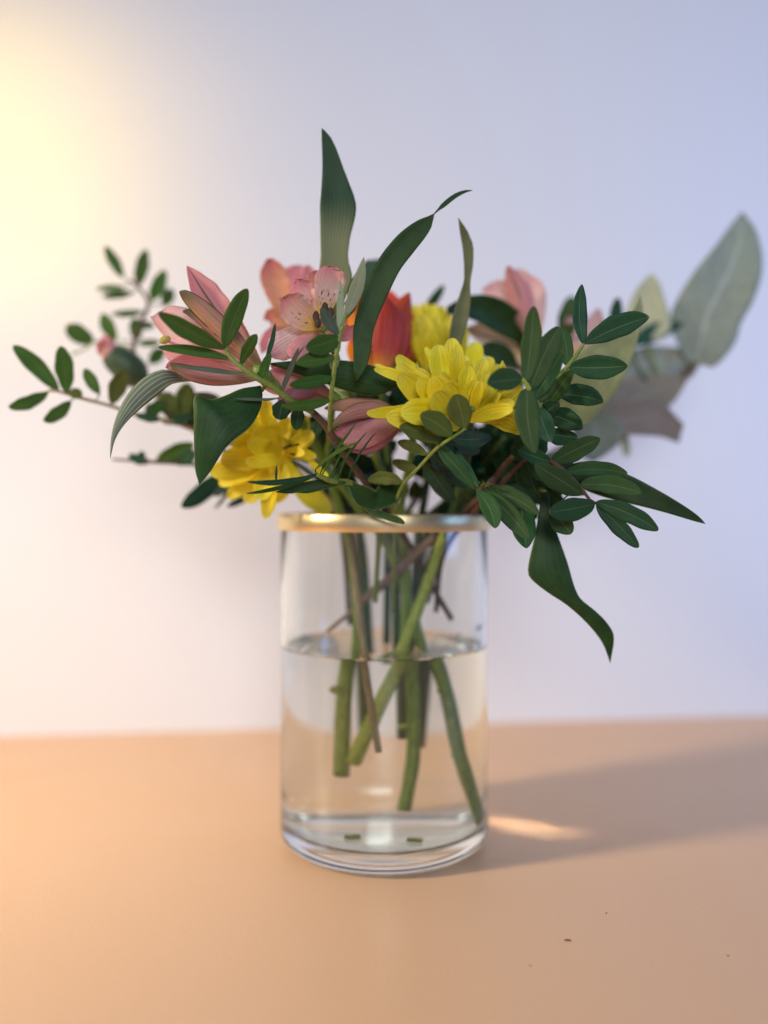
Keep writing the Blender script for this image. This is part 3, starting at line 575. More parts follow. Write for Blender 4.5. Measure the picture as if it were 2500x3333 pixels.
pleaf(T, 'R3', [(1235, 1870, 20), (1255, 1720, 46), (1290, 1560, 62), (1325, 1400, 54), (1352, 1230, 26), (1364, 1100, 35), (1360, 960, 41), (1330, 850, 31), (1305, 785, 16), (1284, 733, 2)], (.385, .372), 'alstro_olive', stem=st, n=40, m=9, cup=.3, roll=(10, -15))
pleaf(T, 'S', [(1455, 1010, 12), (1520, 1000, 36), (1580, 1008, 48), (1640, 1038, 50), (1700, 1090, 34), (1712, 1140, 8)][::-1], (.446, .420), 'alstro', n=26, m=9, cup=.3, stem=st)
pleaf(T, 'S', [(1680, 1190, 10), (1640, 1160, 34), (1590, 1140, 30), (1552, 1145, 3)], (.436, .414), 'alstro', stem=st, n=20, cup=.3)
leaf(T, 'S', (1375, 1030), (1440, 935), 16, (.46, .46), 'alstro', stem=st)
leaf(T, 'S', (1830, 1110), (1862, 965), 34, (.462, .478), 'lentisk', stem=st)
leaf(T, 'S', (1996, 1080), (2012, 968), 20, (.45, .46), 'lentisk_dark', stem=st)
loft(T, 'R5', [(480, 1128), (575, 910), (700, 782), (860, 700), (930, 600), (968, 518)], [(485, 1150), (650, 1225), (780, 1105), (858, 1000), (912, 890), (952, 770), (984, 610), (970, 518)], (.402, .392), 'alstro_pale', cup=.15, arch=-.004, stem=st, n=32, m=13)
# ---- alstroemeria leaves drooping over the right of the rim
T = thing('leafy_stem', 'flowerless stem with two long dark pointed leaves drooping over the gold rim', 'foliage', P(1290, 2250, .430))
st = stem(T, 'S', [(1790, 1560, .372), (1720, 1580, .382), (1620, 1600, .396), (1520, 1660, .408), (1440, 1760, .418), (1380, 1900, .424), (1300, 2250, .430)], [.0013, .0014, .0016, .0018, .002, .002, .002], 'stem_dark')
loft(T, 'R6', [(600, 500), (585, 620), (560, 760), (530, 895), (534, 955), (620, 1032), (740, 1112), (850, 1212), (930, 1315), (972, 1422)], [(640, 500), (652, 620), (692, 740), (742, 880), (780, 1010), (812, 1075), (890, 1140), (952, 1202), (992, 1275), (974, 1422)], (.366, .372), 'alstro', cup=-.12, arch=-.006, stem=st, n=40, m=11)
loft(T, 'R6', [(640, 420), (700, 372), (850, 335), (1060, 402), (1200, 472), (1350, 560), (1450, 630), (1486, 670)], [(650, 450), (740, 440), (860, 500), (1000, 545), (1150, 580), (1300, 620), (1420, 656), (1486, 673)], (.366, .350), 'alstro', cup=.10, arch=.003, stem=st, n=34, m=9)
leaf(T, 'R6', (610, 500), (740, 640), 60, (.372, .372), 'alstro', stem=st)
leaf(T, 'R6', (480, 480), (720, 500), 60, (.385, .378), 'alstro', stem=st)
leaf(T, 'R6', (420, 520), (580, 640), 55, (.390, .382), 'alstro', stem=st)
# ---- chrysanthemums
def chrys_back(hd, c, axis, r, k, zin, mat, el=(10, 60)):
    """fill petals on the far side so that the bloom is whole all round"""
    ax = axis.normalized(); s = ax.orthogonal().normalized(); b = ax.cross(s)
    for i in range(k):
        a = 2 * math.pi * (i * 0.381966) ; e = math.radians(el[0] + (el[1] - el[0]) * (i / k))
        d = (s * math.cos(a) + b * math.sin(a)) * math.cos(e) + ax * math.sin(e)
        if d.y < 0.12: continue
        rows = []; L = r * random.uniform(.85, 1.05) * (1 - .25 * i / k); n, mm = 12, 7
        sd = d.cross(ax); sd.normalize(); up = sd.cross(d)
        for q in range(n):
            u = q / (n - 1); hw = L * .24 * max(.06, prof(u, 1.3, .55)); p = c + d * (L * u) + up * (-L * .25 * u * (1 - u) * 2 + L * .1 * u * u)
            rows.append([p + sd * hw * v - up * (hw * .3 * v * v) for v in [-1 + 2 * x / (mm - 1) for x in range(mm)]])
        sheet('petal', hd, rows, mat, .0004)
T = thing('chrysanthemum', 'large yellow chrysanthemum with its petals in sharp detail above the gold rim', 'flower', P(1165, 2460, .424), 'yellow chrysanthemums')
st = stem(T, 'S', [(1520, 1345, .352), (1530, 1420, .372), (1510, 1540, .394), (1470, 1680, .406), (1455, 1720, .408)], [.0020, .0018, .0018, .002, .0022], 'stem_dark')  # upper part coloured dark to stand for shade inside the bouquet
stem(T, 'S', [(1455, 1720, .408), (1420, 1820, .410), (1330, 2060, .414), (1250, 2250, .418), (1172, 2460, .424)], [.0022, .0024, .0028, .003, .0031], 'stem_lime', bumps=0.05)
blob(T, P(1172, 2460, .424), .0031, 'cut', 'cut_end', (1, 1, .2), P(1172, 2460, .424) - P(1250, 2250, .418))
hc = P(1512, 1325, .352)
hd = blob(T, hc, .0085, 'stem', 'flower_head', (1.1, 1, .6), Vector((.1, -.1, 1)))
chrys_back(hd, hc + Vector((0, .002, .002)), Vector((.12, .1, 1)), .030, 34, 0, 'yellow')
for tip, base, hw, zt, zb, bow in [
    ((112, 390), (660, 640), 34, .372, .358, 20), ((320, 306), (760, 640), 62, .362, .356, 30), ((588, 236), (800, 640), 34, .372, .358, 0),
    ((1050, 190), (960, 640), 74, .382, .360, -10), ((1190, 325), (1010, 660), 66, .372, .358, -10), ((1285, 395), (1040, 680), 52, .366, .357, -20),
    ((108, 432), (640, 690), 44, .352, .352, -40), ((835, 142), (860, 640), 74, .358, .356, 0), ((880, 200), (880, 640), 52, .354, .355, -10),
    ((700, 208), (790, 680), 88, .348, .353, 10), ((965, 312), (950, 600), 40, .356, .356, 0), ((985, 352), (950, 620), 42, .353, .355, -10),
    ((1135, 338), (1000, 700), 70, .356, .355, -15), ((900, 276), (880, 700), 62, .347, .352, 0), ((320, 390), (700, 680), 70, .356, .354, 0),
    ((480, 465), (760, 680), 50, .352, .353, 15), ((520, 430), (780, 680), 40, .355, .354, 15),
    ((990, 405), (920, 760), 70, .344, .350, 0), ((1175, 478), (990, 740), 36, .348, .351, -15), ((1290, 450), (1020, 740), 44, .354, .352, -20),
    ((745, 452), (900, 660), 38, .343, .350, 25), ((338, 478), (760, 800), 98, .340, .349, 30), ((540, 516), (800, 830), 84, .336, .347, 15),
    ((665, 505), (880, 850), 110, .334, .346, 30), ((1060, 535), (960, 830), 68, .340, .347, 0), ((1108, 548), (1000, 870), 46, .338, .346, -10),
    ((1180, 600), (1010, 870), 44, .342, .347, -12), ((1480, 590), (1010, 890), 58, .348, .348, -30), ((1280, 650), (1010, 900), 46, .340, .346, -18),
    ((1460, 640), (1010, 900), 66, .343, .346, -25), ((1410, 725), (1010, 905), 64, .338, .345, -20), ((1475, 830), (1060, 900), 50, .348, .348, -12),
    ((790, 555), (930, 870), 112, .331, .344, 10), ((690, 640), (930, 900), 108, .329, .343, 25), ((36, 840), (560, 760), 46, .340, .348, 22),
    ((232, 872), (800, 840), 92, .335, .345, 50), ((362, 850), (850, 880), 108, .331, .344, -25), ((1402, 806), (990, 925), 62, .333, .343, 30),
    ((1520, 1015), (1150, 900), 56, .348, .349, 20), ((760, 960), (930, 880), 70, .333, .343, 0)]:
    ypet(hd, tip, base, hw * 1.22, zt, zb, 'yellow', bow)
T = thing('chrysanthemum', 'yellow chrysanthemum hanging low behind the wide dark drooping leaf, just above the rim', 'flower', P(1345, 2660, .425), 'yellow chrysanthemums')
S4 = T
st = stem(T, 'S', [(905, 1470, .392), (990, 1490, .402), (1090, 1560, .410), (1200, 1700, .418), (1290, 1850, .422), (1360, 2060, .424), (1410, 2250, .424), (1445, 2450, .424), (1512, 2672, .424)], [.0018, .0018, .002, .0022, .0024, .0026, .0029, .003, .003], 'stem', bumps=0.05)
blob(T, P(1512, 2672, .424), .003, 'cut', 'cut_end', (1, 1, .2), P(1512, 2672, .424) - P(1480, 2560, .424))
hc = P(905, 1468, .392); hd = blob(T, hc, .008, 'yellow_deep', 'flower_head', (1.1, 1.1, .7), Vector((-.7, -.5, -.3)))
chrys_back(hd, hc, Vector((-.7, -.3, -.2)), .030, 26, 0, 'yellow_deep', (0, 50))
for tip, base, hw, zt, zb, bow in [
    ((800, 150), (880, 560), 60, .382, .388, 10), ((870, 350), (930, 600), 40, .372, .384, 0), ((1010, 320), (960, 600), 60, .384, .388, 0), ((1190, 300), (1000, 620), 70, .388, .390, -20),
    ((1260, 470), (1000, 640), 60, .384, .388, -10), ((640, 330), (900, 620), 90, .384, .388, 20), ((470, 520), (900, 660), 90, .380, .388, 20), ((245, 860), (880, 700), 80, .385, .388, 40),
    ((360, 740), (880, 680), 90, .376, .386, 30), ((700, 420), (950, 660), 90, .368, .384, 20), ((640, 560), (930, 690), 70, .366, .384, 10), ((610, 760), (1000, 700), 50, .362, .382, 25),
    ((330, 980), (880, 720), 60, .394, .390, 20), ((420, 1120), (880, 740), 60, .398, .391, 0), ((600, 1160), (900, 760), 70, .396, .390, 0), ((800, 1320), (900, 760), 58, .390, .389, -20),
    ((720, 1130), (900, 740), 80, .384, .387, 10), ((1000, 1000), (930, 740), 70, .386, .387, -20), ((1120, 930), (940, 720), 60, .390, .388, -20), ((1300, 720), (980, 700), 40, .378, .385, 30),
    ((1410, 905), (1200, 700), 26, .376, .383, -20), ((1430, 1260), (980, 760), 75, .404, .392, -50), ((1180, 690), (980, 680), 40, .370, .383, 20), ((860, 800), (930, 700), 50, .374, .384, 0)]:
    ypet(hd, tip, base, hw * 1.4, zt, zb, 'yellow_deep', bow, 'C4', wav=.10, rough=.7)
for a in range(4):
    an = a * 2.4; q = P(960, 1462, .376) + Vector((math.cos(an), 0, math.sin(an))) * .0025
    tube(hd, [hc, q], .0005, 'anther', 'stamen', m=6)
T = thing('chrysanthemum', 'yellow chrysanthemum standing upright between the red rose and the slim olive leaf', 'flower', P(1340, 2300, .440), 'yellow chrysanthemums')
st = stem(T, 'S', [(1400, 1215, .424), (1410, 1320, .432), (1400, 1500, .438), (1370, 1700, .440), (1345, 2000, .440), (1330, 2300, .440)], [.0018, .0018, .002, .0021, .0022, .0022], 'stem_dark')
hc = P(1400, 1212, .424); hd = blob(T, hc, .007, 'stem', 'flower_head', (1, 1, .8), Vector((0, 0, 1)))
chrys_back(hd, hc, Vector((0, .1, 1)), .034, 26, 0, 'yellow_deep', (40, 85))
for tip, base, hw, zt, zb in [((1330, 1005), (1390, 1200), 24, .424, .422), ((1352, 992), (1395, 1200), 24, .430, .424), ((1382, 985), (1400, 1200), 26, .432, .425), ((1410, 988), (1402, 1200), 25, .428, .424), ((1438, 994), (1404, 1200), 24, .430, .424),
                              ((1462, 1010), (1408, 1200), 22, .426, .423), ((1474, 1040), (1412, 1205), 24, .424, .422), ((1345, 1040), (1392, 1205), 28, .414, .420), ((1378, 1025), (1398, 1205), 28, .412, .419), ((1420, 1030), (1404, 1205), 28, .413, .419),
                              ((1452, 1060), (1410, 1208), 28, .414, .420), ((1400, 1075), (1402, 1210), 28, .408, .417), ((1360, 1090), (1394, 1210), 26, .409, .417), ((1440, 1110), (1408, 1210), 26, .409, .417), ((1325, 1060), (1388, 1205), 24, .420, .422)]:
    ypet(hd, tip, base, hw, zt, zb, 'yellow_deep', 0, 'S')
for px_, py_, z_, r_ in ((1352, 2030, .424, .0030), (1404, 2235, .424, .0032), (1440, 2440, .424, .0032)): blob(S4, P(px_, py_, z_), r_, 'stem', 'stem_node', (1, 1, .5))
# ---- rose
T = thing('rose', 'single orange red rose with upright pointed petals behind the long curved leaf', 'flower', P(1290, 2380, .430))
st = stem(T, 'S', [(1245, 1225, .408), (1250, 1330, .418), (1268, 1500, .426), (1285, 1700, .430), (1290, 2000, .430), (1296, 2380, .430)], [.0022, .002, .002, .0022, .0022, .0022], 'stem_dark')
hd = blob(T, P(1245, 1220, .408), .007, 'stem', 'flower_head', (1, 1, .9), Vector((0, 0, 1)))
for pts, z, mt, cu in [
    ([(1245, 1218, 16), (1205, 1120, 60), (1180, 1030, 62), (1172, 975, 34), (1168, 950, 6)], (.414, .426), 'red', .4),
    ([(1245, 1218, 16), (1260, 1120, 66), (1262, 1030, 66), (1255, 970, 34), (1250, 940, 6)], (.420, .436), 'red', .4),
    ([(1245, 1218, 16), (1282, 1120, 52), (1300, 1030, 44), (1318, 985, 26), (1332, 953, 4)], (.408, .412), 'red', -.5),
    ([(1242, 1218, 16), (1250, 1130, 54), (1256, 1040, 58), (1248, 985, 30), (1244, 955, 6)], (.398, .400), 'red', -.5),
    ([(1240, 1218, 16), (1195, 1140, 52), (1172, 1060, 44), (1160, 1000, 26), (1166, 965, 5)], (.402, .404), 'orange', -.5),
    ([(1245, 1218, 16), (1310, 1150, 32), (1330, 1080, 26), (1338, 1010, 8)], (.414, .424), 'red', -.2),
    ([(1240, 1218, 16), (1186, 1180, 34), (1160, 1130, 34), (1145, 1090, 8)], (.400, .396), 'orange', -.4)]:
    pet(hd, 'S', pts, z, mt, cup=cu, wav=.02, thick=.0005)
# ---- carnation bud
T = thing('carnation', 'single pink carnation bud in a dark green calyx beside small lentisk leaves', 'flower', P(1200, 2350, .452))
st = stem(T, 'S', [(470, 1245, .446), (560, 1300, .448), (720, 1380, .450), (900, 1470, .450), (1060, 1580, .450), (1150, 1700, .450), (1190, 1900, .452), (1210, 2350, .452)], [.0015, .0015, .0016, .0018, .002, .002, .002, .002], 'stem_dark')
ax = P(345, 1140, .440) - P(470, 1245, .446)
tube(T, [P(472, 1247, .446), P(450, 1228, .446), P(415, 1195, .444), P(375, 1165, .442), P(355, 1148, .441)], [.003, .0068, .0080, .0068, .0050], 'calyx', 'calyx', m=14)
hd = blob(T, P(360, 1150, .441), .005, 'pink', 'flower_head', (1, 1, 1), ax)
for i in range(14):
    a = i * 2.4; rr = 10 + 16 * (i % 3) / 2
    tx, ty = 338 + rr * math.cos(a) * 1.0, 1128 + rr * math.sin(a) * 1.1
    pet(hd, 'S', [(362, 1152, 5), ((362 + tx) / 2, (1152 + ty) / 2, 11), (tx, ty, 12), (tx - 6, ty - 5, 5)], (.441, .441 + .006 * math.sin(a * 1.7)), 'pink', wav=.25, n=10, m=7)
# ---- lentisk branches
T = thing('lentisk_branch', 'lentisk branch with leaflets crossing in front of the striped trumpet bloom and one upright spray', 'foliage', P(1470, 2015, .428), 'lentisk branches')
st = stem(T, 'S', [(733, 1134, .338), (748, 1160, .338), (783, 1192, .338), (845, 1235, .340), (885, 1258, .342), (947, 1302, .346), (1019, 1342, .352)], [.0007, .0008, .0010, .0012, .0012, .0012, .0012], 'rachis')
st2 = stem(T, 'S', [(1016, 1340, .352), (1060, 1385, .356), (1091, 1441, .362), (1149, 1514, .374), (1215, 1610, .390), (1290, 1720, .408), (1370, 1850, .420), (1470, 2015, .428)], [.0014, .0015, .0015, .0015, .0015, .0014, .0014, .0013], 'twig', 'twig', bumps=.08)
for b, t, hw, z, mt, bow, kw in [((735, 1137), (517, 1018), 29, .318, 'lentisk', 4, dict(shape=(1.15, .6))), ((733, 1130), (806, 940), 31, .334, 'lentisk', 6, {}), ((748, 1168), (514, 1131), 17, .334, 'lentisk', -6, {}),
                           ((783, 1188), (836, 1088), 19, .334, 'lentisk', 3, dict(shape=(1.3, .5))), ((846, 1236), (880, 1150), 15, .336, 'lentisk', 0, {}), ((862, 1180), (896, 1052), 8, .336, 'lentisk_dark', -4, {}), ((790, 1212), (582, 1192), 8, .336, 'lentisk_grey', 4, dict(roll=40)),
                           ((915, 1285), (972, 1130), 9, .334, 'lentisk_grey', 0, dict(roll=30)), ((910, 1295), (762, 1298), 5, .338, 'lentisk_grey', 4, dict(roll=40)), ((920, 1302), (908, 1366), 30, .348, 'lentisk_dark', 0, {}), ((975, 1322), (965, 1400), 22, .352, 'lentisk_dark', 0, {}),
                           ((1040, 1365), (1030, 1415), 18, .36, 'lentisk_dark', 0, {})]:
    leaf(T, 'S', b, t, hw, z if isinstance(z, tuple) else (z, z), mt, bow, stem=st + st2[:20], **kw)
st = stem(T, 'S', [(1072, 1405, .357), (1074, 1330, .347), (1085, 1230, .340), (1096, 1150, .337), (1105, 1098, .336), (1120, 1037, .336), (1128, 1020, .336)], [.0008, .0008, .0009, .0009, .0009, .0008, .0006], 'rachis', 'rachis')
for b, t, hw, z, mt, bow, kw in [((1122, 1034), (1185, 836), 22, .334, 'lentisk_pale', -8, dict(shape=(.9, .8), roll=15)), ((1106, 1090), (1107, 916), 12, .332, 'lentisk_pale', 0, dict(roll=25)), ((1102, 1092), (1044, 1002), 20, .330, 'lentisk_grey', 0, dict(shape=(1.2, .55))),
                           ((1106, 1098), (995, 1132), 33, .328, 'lentisk', 4, dict(shape=(1.1, .55))), ((1093, 1165), (964, 1184), 25, .328, 'lentisk', -3, dict(shape=(1.1, .6))), ((1083, 1229), (941, 1254), 21, .330, 'lentisk', 4, {}), ((1076, 1300), (917, 1320), 18, .336, 'lentisk', 8, {}),
                           ((1098, 1148), (1082, 1205), 15, .342, 'lentisk_pale', 0, {}), ((1100, 1110), (1078, 1145), 14, .343, 'lentisk_grey', 0, {}), ((1120, 1037), (1160, 960), 13, .342, 'lentisk', -4, {})]:
    leaf(T, 'S', b, t, hw, (z, z), mt, bow, stem=st, **kw)
# back left
T = thing('lentisk_branch', 'lentisk branch with small leaves rising behind the pink carnation bud', 'foliage', P(1180, 2120, .460), 'lentisk branches')
st = stem(T, 'R1', [(880, 340, .480), (935, 385, .478), (1005, 490, .476), (960, 600, .474), (900, 800, .470), (960, 1000, .468), (1150, 1200, .466), (1500, 1480, .464), (2050, 1750, .460), (2330, 1950, .460), (2420, 2250, .460), (2447, 2840, .460)], [.0007, .0008, .001, .0012, .0013, .0014, .0014, .0015, .0015, .0015, .0015, .0015], 'twig', bumps=.06)
for b, t, hw, z, bow in [((830, 315), (708, 108), 34, .478, -4), ((930, 372), (985, 128), 40, .476, 6), ((1018, 472), (1112, 268), 42, .474, 0), ((1110, 510), (1162, 395), 38, .478, 0), ((900, 418), (690, 446), 24, .474, 4), ((840, 385), (648, 396), 20, .486, 0),
                         ((965, 548), (755, 562), 22, .472, 8), ((778, 742), (692, 558), 42, .470, 0), ((922, 742), (908, 590), 40, .472, 0), ((935, 640), (1045, 640), 24, .476, 0), ((632, 748), (448, 640), 56, .468, 8), ((930, 762), (1085, 755), 22, .47, 0), ((1010, 900), (1110, 800), 40, .476, 0)]:
    leaf(T, 'R1', b, t, hw * 1.12, (z, z), 'lentisk', bow, stem=st)
st3 = stem(T, 'R1', [(632, 748, .468), (570, 800, .468), (480, 838, .469)], .0006, 'rachis', 'rachis')
stem(T, 'R1', [(632, 748, .468), (760, 770, .470), (890, 790, .470)], .0007, 'rachis', 'rachis')
T = thing('lentisk_branch', 'lentisk branch reaching out level below the carnation bud, behind the silvery drooping leaf', 'foliage', P(1230, 2445, .428), 'lentisk branches')
st = stem(T, 'R1', [(325, 1080, .402), (395, 1085, .403), (470, 1110, .405), (560, 1135, .408), (750, 1185, .412), (900, 1235, .418), (1150, 1290, .424), (1400, 1380, .428), (1800, 1550, .432), (2150, 1750, .432), (2320, 1960, .430), (2390, 2300, .412), (2440, 2700, .402), (2560, 3500, .400)], [.0006, .0007, .0007, .0008, .0008, .0009, .001, .0012, .0014, .0014, .0015, .0016, .0018, .0014], 'twig_tan', bumps=.06)
for b, t, hw, z, bow, mt in [((400, 1092), (88, 778), 52, .398, -18, 'lentisk'), ((452, 1102), (412, 780), 56, .400, 0, 'lentisk'), ((328, 1088), (58, 1192), 42, .398, 16, 'lentisk'), ((478, 1150), (294, 1286), 42, .400, 10, 'lentisk'), ((672, 1105), (572, 932), 38, .408, 6, 'lentisk'), ((755, 1172), (842, 948), 54, .408, 6, 'lentisk_olive'),
                             ((462, 1100), (556, 1112), 34, .404, 4, 'lentisk_olive'), ((1180, 1290), (1130, 1090), 60, .428, 0, 'lentisk_olive'), ((1230, 1290), (1270, 1030), 66, .430, 10, 'lentisk_olive'), ((1320, 1320), (1250, 1180), 70, .430, 0, 'lentisk_olive'), ((1380, 1370), (1290, 1290), 40, .432, 0, 'lentisk'), ((1060, 1270), (1000, 1170), 40, .424, 0, 'lentisk_olive'), ((1000, 1250), (1110, 1150), 40, .424, 0, 'lentisk'),
                             ((1480, 1130), (1308, 1112), 34, .400, 10, 'lentisk_olive'), ((1100, 1300), (1320, 1250), 30, .424, 0, 'lentisk_dark'), ((900, 1240), (1080, 1280), 26, .42, 0, 'lentisk_dark')]:
    leaf(T, 'R1', b, t, hw * 1.1, (z, z), mt, bow, stem=st, shape=(1.15, .55))
T = thing('lentisk_branch', 'short drooping lentisk twig with narrow leaves beneath the lower yellow chrysanthemum', 'foliage', P(1140, 2030, .440), 'lentisk branches')
st = stem(T, 'R1', [(760, 1545, .436), (900, 1555, .436), (1080, 1565, .436), (1280, 1575, .438), (1600, 1640, .442), (2000, 1760, .442), (2250, 1930, .440), (2320, 2200, .440), (2362, 2660, .440)], [.0006, .0007, .0009, .001, .0012, .0013, .0013, .0013, .0013], 'twig')
for b, t, hw, z, bow, mt in [((1012, 1560), (868, 1512), 34, .434, 10, 'lentisk_dark'), ((950, 1556), (960, 1488), 26, .436, 0, 'lentisk_dark'), ((1050, 1566), (1310, 1440), 52, .436, 8, 'lentisk'), ((1180, 1572), (1330, 1490), 46, .434, 0, 'lentisk_dark'), ((1490, 1640), (1225, 1866), 62, .424, 14, 'lentisk_dark'),
                             ((1600, 1660), (1440, 1790), 36, .432, 0, 'lentisk_grey'), ((1560, 1730), (1445, 1880), 14, .438, 6, 'lentisk_grey'), ((1700, 1790), (1535, 1865), 26, .434, 0, 'lentisk_dark'), ((1880, 1700), (1720, 1640), 60, .436, 0, 'lentisk'), ((1950, 1740), (1820, 1790), 40, .436, 0, 'lentisk_grey')]:
    leaf(T, 'R1', b, t, hw, (z, z), mt, bow, stem=st)
# right
T = thing('lentisk_branch', 'lentisk branch with glossy dark leaflets standing up in front of the grey eucalyptus', 'foliage', P(1065, 2055, .432), 'lentisk branches')
st = stem(T, 'C5', [(935, 402, .344), (870, 500, .345), (780, 620, .346), (690, 720, .348), (600, 900, .350), (545, 1060, .353), (480, 1260, .358), (420, 1400, .366)], [.0006, .0008, .0009, .001, .0012, .0013, .0014, .0014], 'rachis')
st2 = stem(T, 'S', [(1724, 1461, .366), (1668, 1490, .376), (1630, 1530, .384), (1598, 1575, .392), (1540, 1640, .402), (1420, 1755, .410)], [.0012, .0012, .0013, .0014, .0016, .0018], 'twig', 'twig', bumps=.1)
stem(T, 'S', [(1420, 1755, .410), (1345, 1820, .414), (1280, 1880, .417), (1220, 1925, .420), (1150, 1985, .424), (1065, 2055, .428)], [.0018, .0021, .0022, .0020, .0013, .0008], 'twig_pale', 'twig', bumps=.12)
for b, t, hw, z, bow, mt, kw in [((928, 408), (915, -160), 62, .342, 30, 'lentisk_dark', dict(shape=(.95, .6), roll=20, wav=.05)), ((942, 405), (1552, 150), 100, .336, 22, 'lentisk_dark', dict(shape=(1.1, .6))), ((790, 625), (1348, 612), 104, .338, -12, 'lentisk_dark', dict(shape=(1.0, .62))),
                             ((690, 890), (1114, 955), 92, .340, 24, 'lentisk_dark', dict(shape=(1.0, .62))), ((560, 1070), (922, 1212), 92, .343, 24, 'lentisk_dark', dict(shape=(1.0, .6))), ((560, 1240), (872, 1290), 74, .348, -10, 'lentisk_dark', {}),
                             ((768, 612), (712, 248), 66, .348, -26, 'lentisk_mid', {}), ((545, 1045), (836, 648), 66, .336, 6, 'lentisk_mid', {})]:
    leaf(T, 'C5', b, t, hw * 1.12, (z, z), mt, bow, stem=st, **kw)
st4 = stem(T, 'C5', [(350, 735, .326), (395, 800, .328), (440, 890, .331), (490, 965, .336), (545, 1060, .353)], [.0007, .0009, .0009, .001, .0012], 'stem_lime', 'rachis')
for b, t, hw, z, bow, mt, kw in [((385, 770), (455, 48), 84, .322, -10, 'lentisk_mid', {}), ((430, 840), (702, 246), 104, .330, 24, 'lentisk_mid', {}), ((470, 925), (738, 476), 72, .330, 10, 'lentisk_mid', {}),
                             ((480, 960), (640, 640), 80, .337, 0, 'lentisk_mid', {}), ((500, 980), (560, 560), 80, .345, 0, 'lentisk_dark', {}), ((530, 1080), (700, 960), 70, .345, 0, 'lentisk_dark', {}), ((500, 1000), (620, 1330), 90, .340, -10, 'lentisk_dark', {}), ((440, 900), (420, 480), 70, .338, 0, 'lentisk_dark', {}), ((350, 742), (18, 778), 96, .318, -8, 'lentisk_mid', dict(shape=(1.05, .55))), ((400, 820), (470, 1440), 108, .322, -34, 'lentisk_mid', dict(shape=(.8, .6)))]:
    leaf(T, 'C5', b, t, hw * 1.12, (z, z), mt, bow, stem=st4, **kw)
T = thing('lentisk_branch', 'lentisk branch of broad leaflets lying over the long pointed dark leaf above the rim', 'foliage', P(1420, 1990, .434), 'lentisk branches')
st = stem(T, 'R6', [(893, 560, .346), (865, 545, .346), (820, 485, .347), (740, 400, .349), (650, 330, .352), (560, 300, .358), (420, 420, .372), (280, 560, .392), (150, 720, .410), (60, 900, .424), (33, 1145, .434)], [.0005, .0006, .0007, .0008, .0009, .001, .0011, .0012, .0013, .0013, .0012], 'twig')
for b, t, hw, z, bow, mt, kw in [((656, 342), (918, 212), 45, .344, 6, 'lentisk_mid', {}), ((730, 396), (1066, 402), 34, .342, 22, 'lentisk_mid', {}), ((812, 463), (1142, 508), 42, .340, 22, 'lentisk_mid', {}), ((826, 516), (566, 352), 50, .338, -4, 'lentisk_mid', dict(shape=(1.1, .55))),
                                 ((888, 564), (642, 606), 52, .336, 6, 'lentisk_mid', dict(shape=(1.1, .55))), ((896, 556), (1232, 708), 42, .340, 18, 'lentisk_dark', {}), ((898, 566), (1126, 800), 36, .342, 6, 'lentisk_dark', {}), ((640, 610), (760, 728), 46, .348, 12, 'lentisk_mid', dict(shape=(1.1, .55))), ((650, 340), (475, 275), 34, .346, 0, 'lentisk_dark', {}),
                                 ((600, 330), (780, 330), 34, .356, 0, 'lentisk_grey', {}), ((560, 310), (640, 440), 50, .366, 0, 'lentisk_dark', {}), ((520, 330), (560, 470), 50, .37, 0, 'lentisk_dark', {}), ((600, 310), (560, 200), 44, .36, 0, 'lentisk_dark', {}), ((640, 330), (760, 450), 50, .362, 0, 'lentisk_dark', {}), ((560, 300), (440, 250), 44, .37, 0, 'lentisk_dark', {}), ((480, 360), (620, 560), 56, .378, 0, 'lentisk_dark', {})]:
    leaf(T, 'R6', b, t, hw * 1.22, (z, z), mt, bow, stem=st, **kw)
T = thing('lentisk_branch', 'fan of dark leaflets hanging over the rim below the large yellow chrysanthemum', 'foliage', P(1390, 1960, .430), 'lentisk branches')
st = stem(T, 'S', [(1552, 1594, .348), (1572, 1588, .350), (1604, 1560, .360), (1590, 1600, .380), (1520, 1660, .402), (1450, 1760, .418), (1390, 1960, .430)], [.0007, .001, .0011, .0012, .0014, .0014, .0013], 'twig')
for b, t, hw, z, bow, mt, kw in [((480, 560), (136, 96), 56, .350, 6, 'lentisk_dark', {}), ((452, 585), (54, 140), 62, .342, -6, 'lentisk_mid', dict(shape=(1.15, .55))), ((455, 592), (640, 962), 80, .340, 36, 'lentisk_mid', dict(shape=(1.2, .55))), ((512, 592), (972, 1072), 84, .338, 30, 'lentisk_mid', dict(shape=(1.0, .6))),
                                 ((560, 572), (1072, 832), 74, .342, 34, 'lentisk_mid', dict(shape=(.95, .6))), ((880, 640), (945, 1152), 108, .352, 0, 'lentisk_dark', dict(shape=(1.1, .6))), ((700, 560), (1000, 720), 70, .356, 10, 'lentisk_dark', {})]:
    leaf(T, 'C6', b, t, hw * 1.15, (z, z), mt, bow, stem=st, **kw)
for i in range(11):
    a = random.uniform(-2.6, -.5); x, y = 1556 + i * 3.6, 1592 - i * .8; l = random.uniform(12, 26)
    tube(T, [P(x, y, .349), P(x + l * math.cos(a), y + l * math.sin(a), .345)], [.00022, .00008], 'rachis', 'bract', m=5)
T = thing('lentisk_branch', 'olive lentisk sprig with round leaflets pressed against the bottom of the large chrysanthemum', 'foliage', P(1280, 1990, .412), 'lentisk branches')
st = stem(T, 'S', [(1515, 1395, .330), (1470, 1425, .334), (1421, 1460, .342), (1365, 1520, .354), (1310, 1580, .366), (1290, 1640, .378), (1285, 1720, .392), (1280, 1990, .412)], [.0005, .0006, .0007, .0007, .0007, .0008, .0008, .0008], 'rachis')
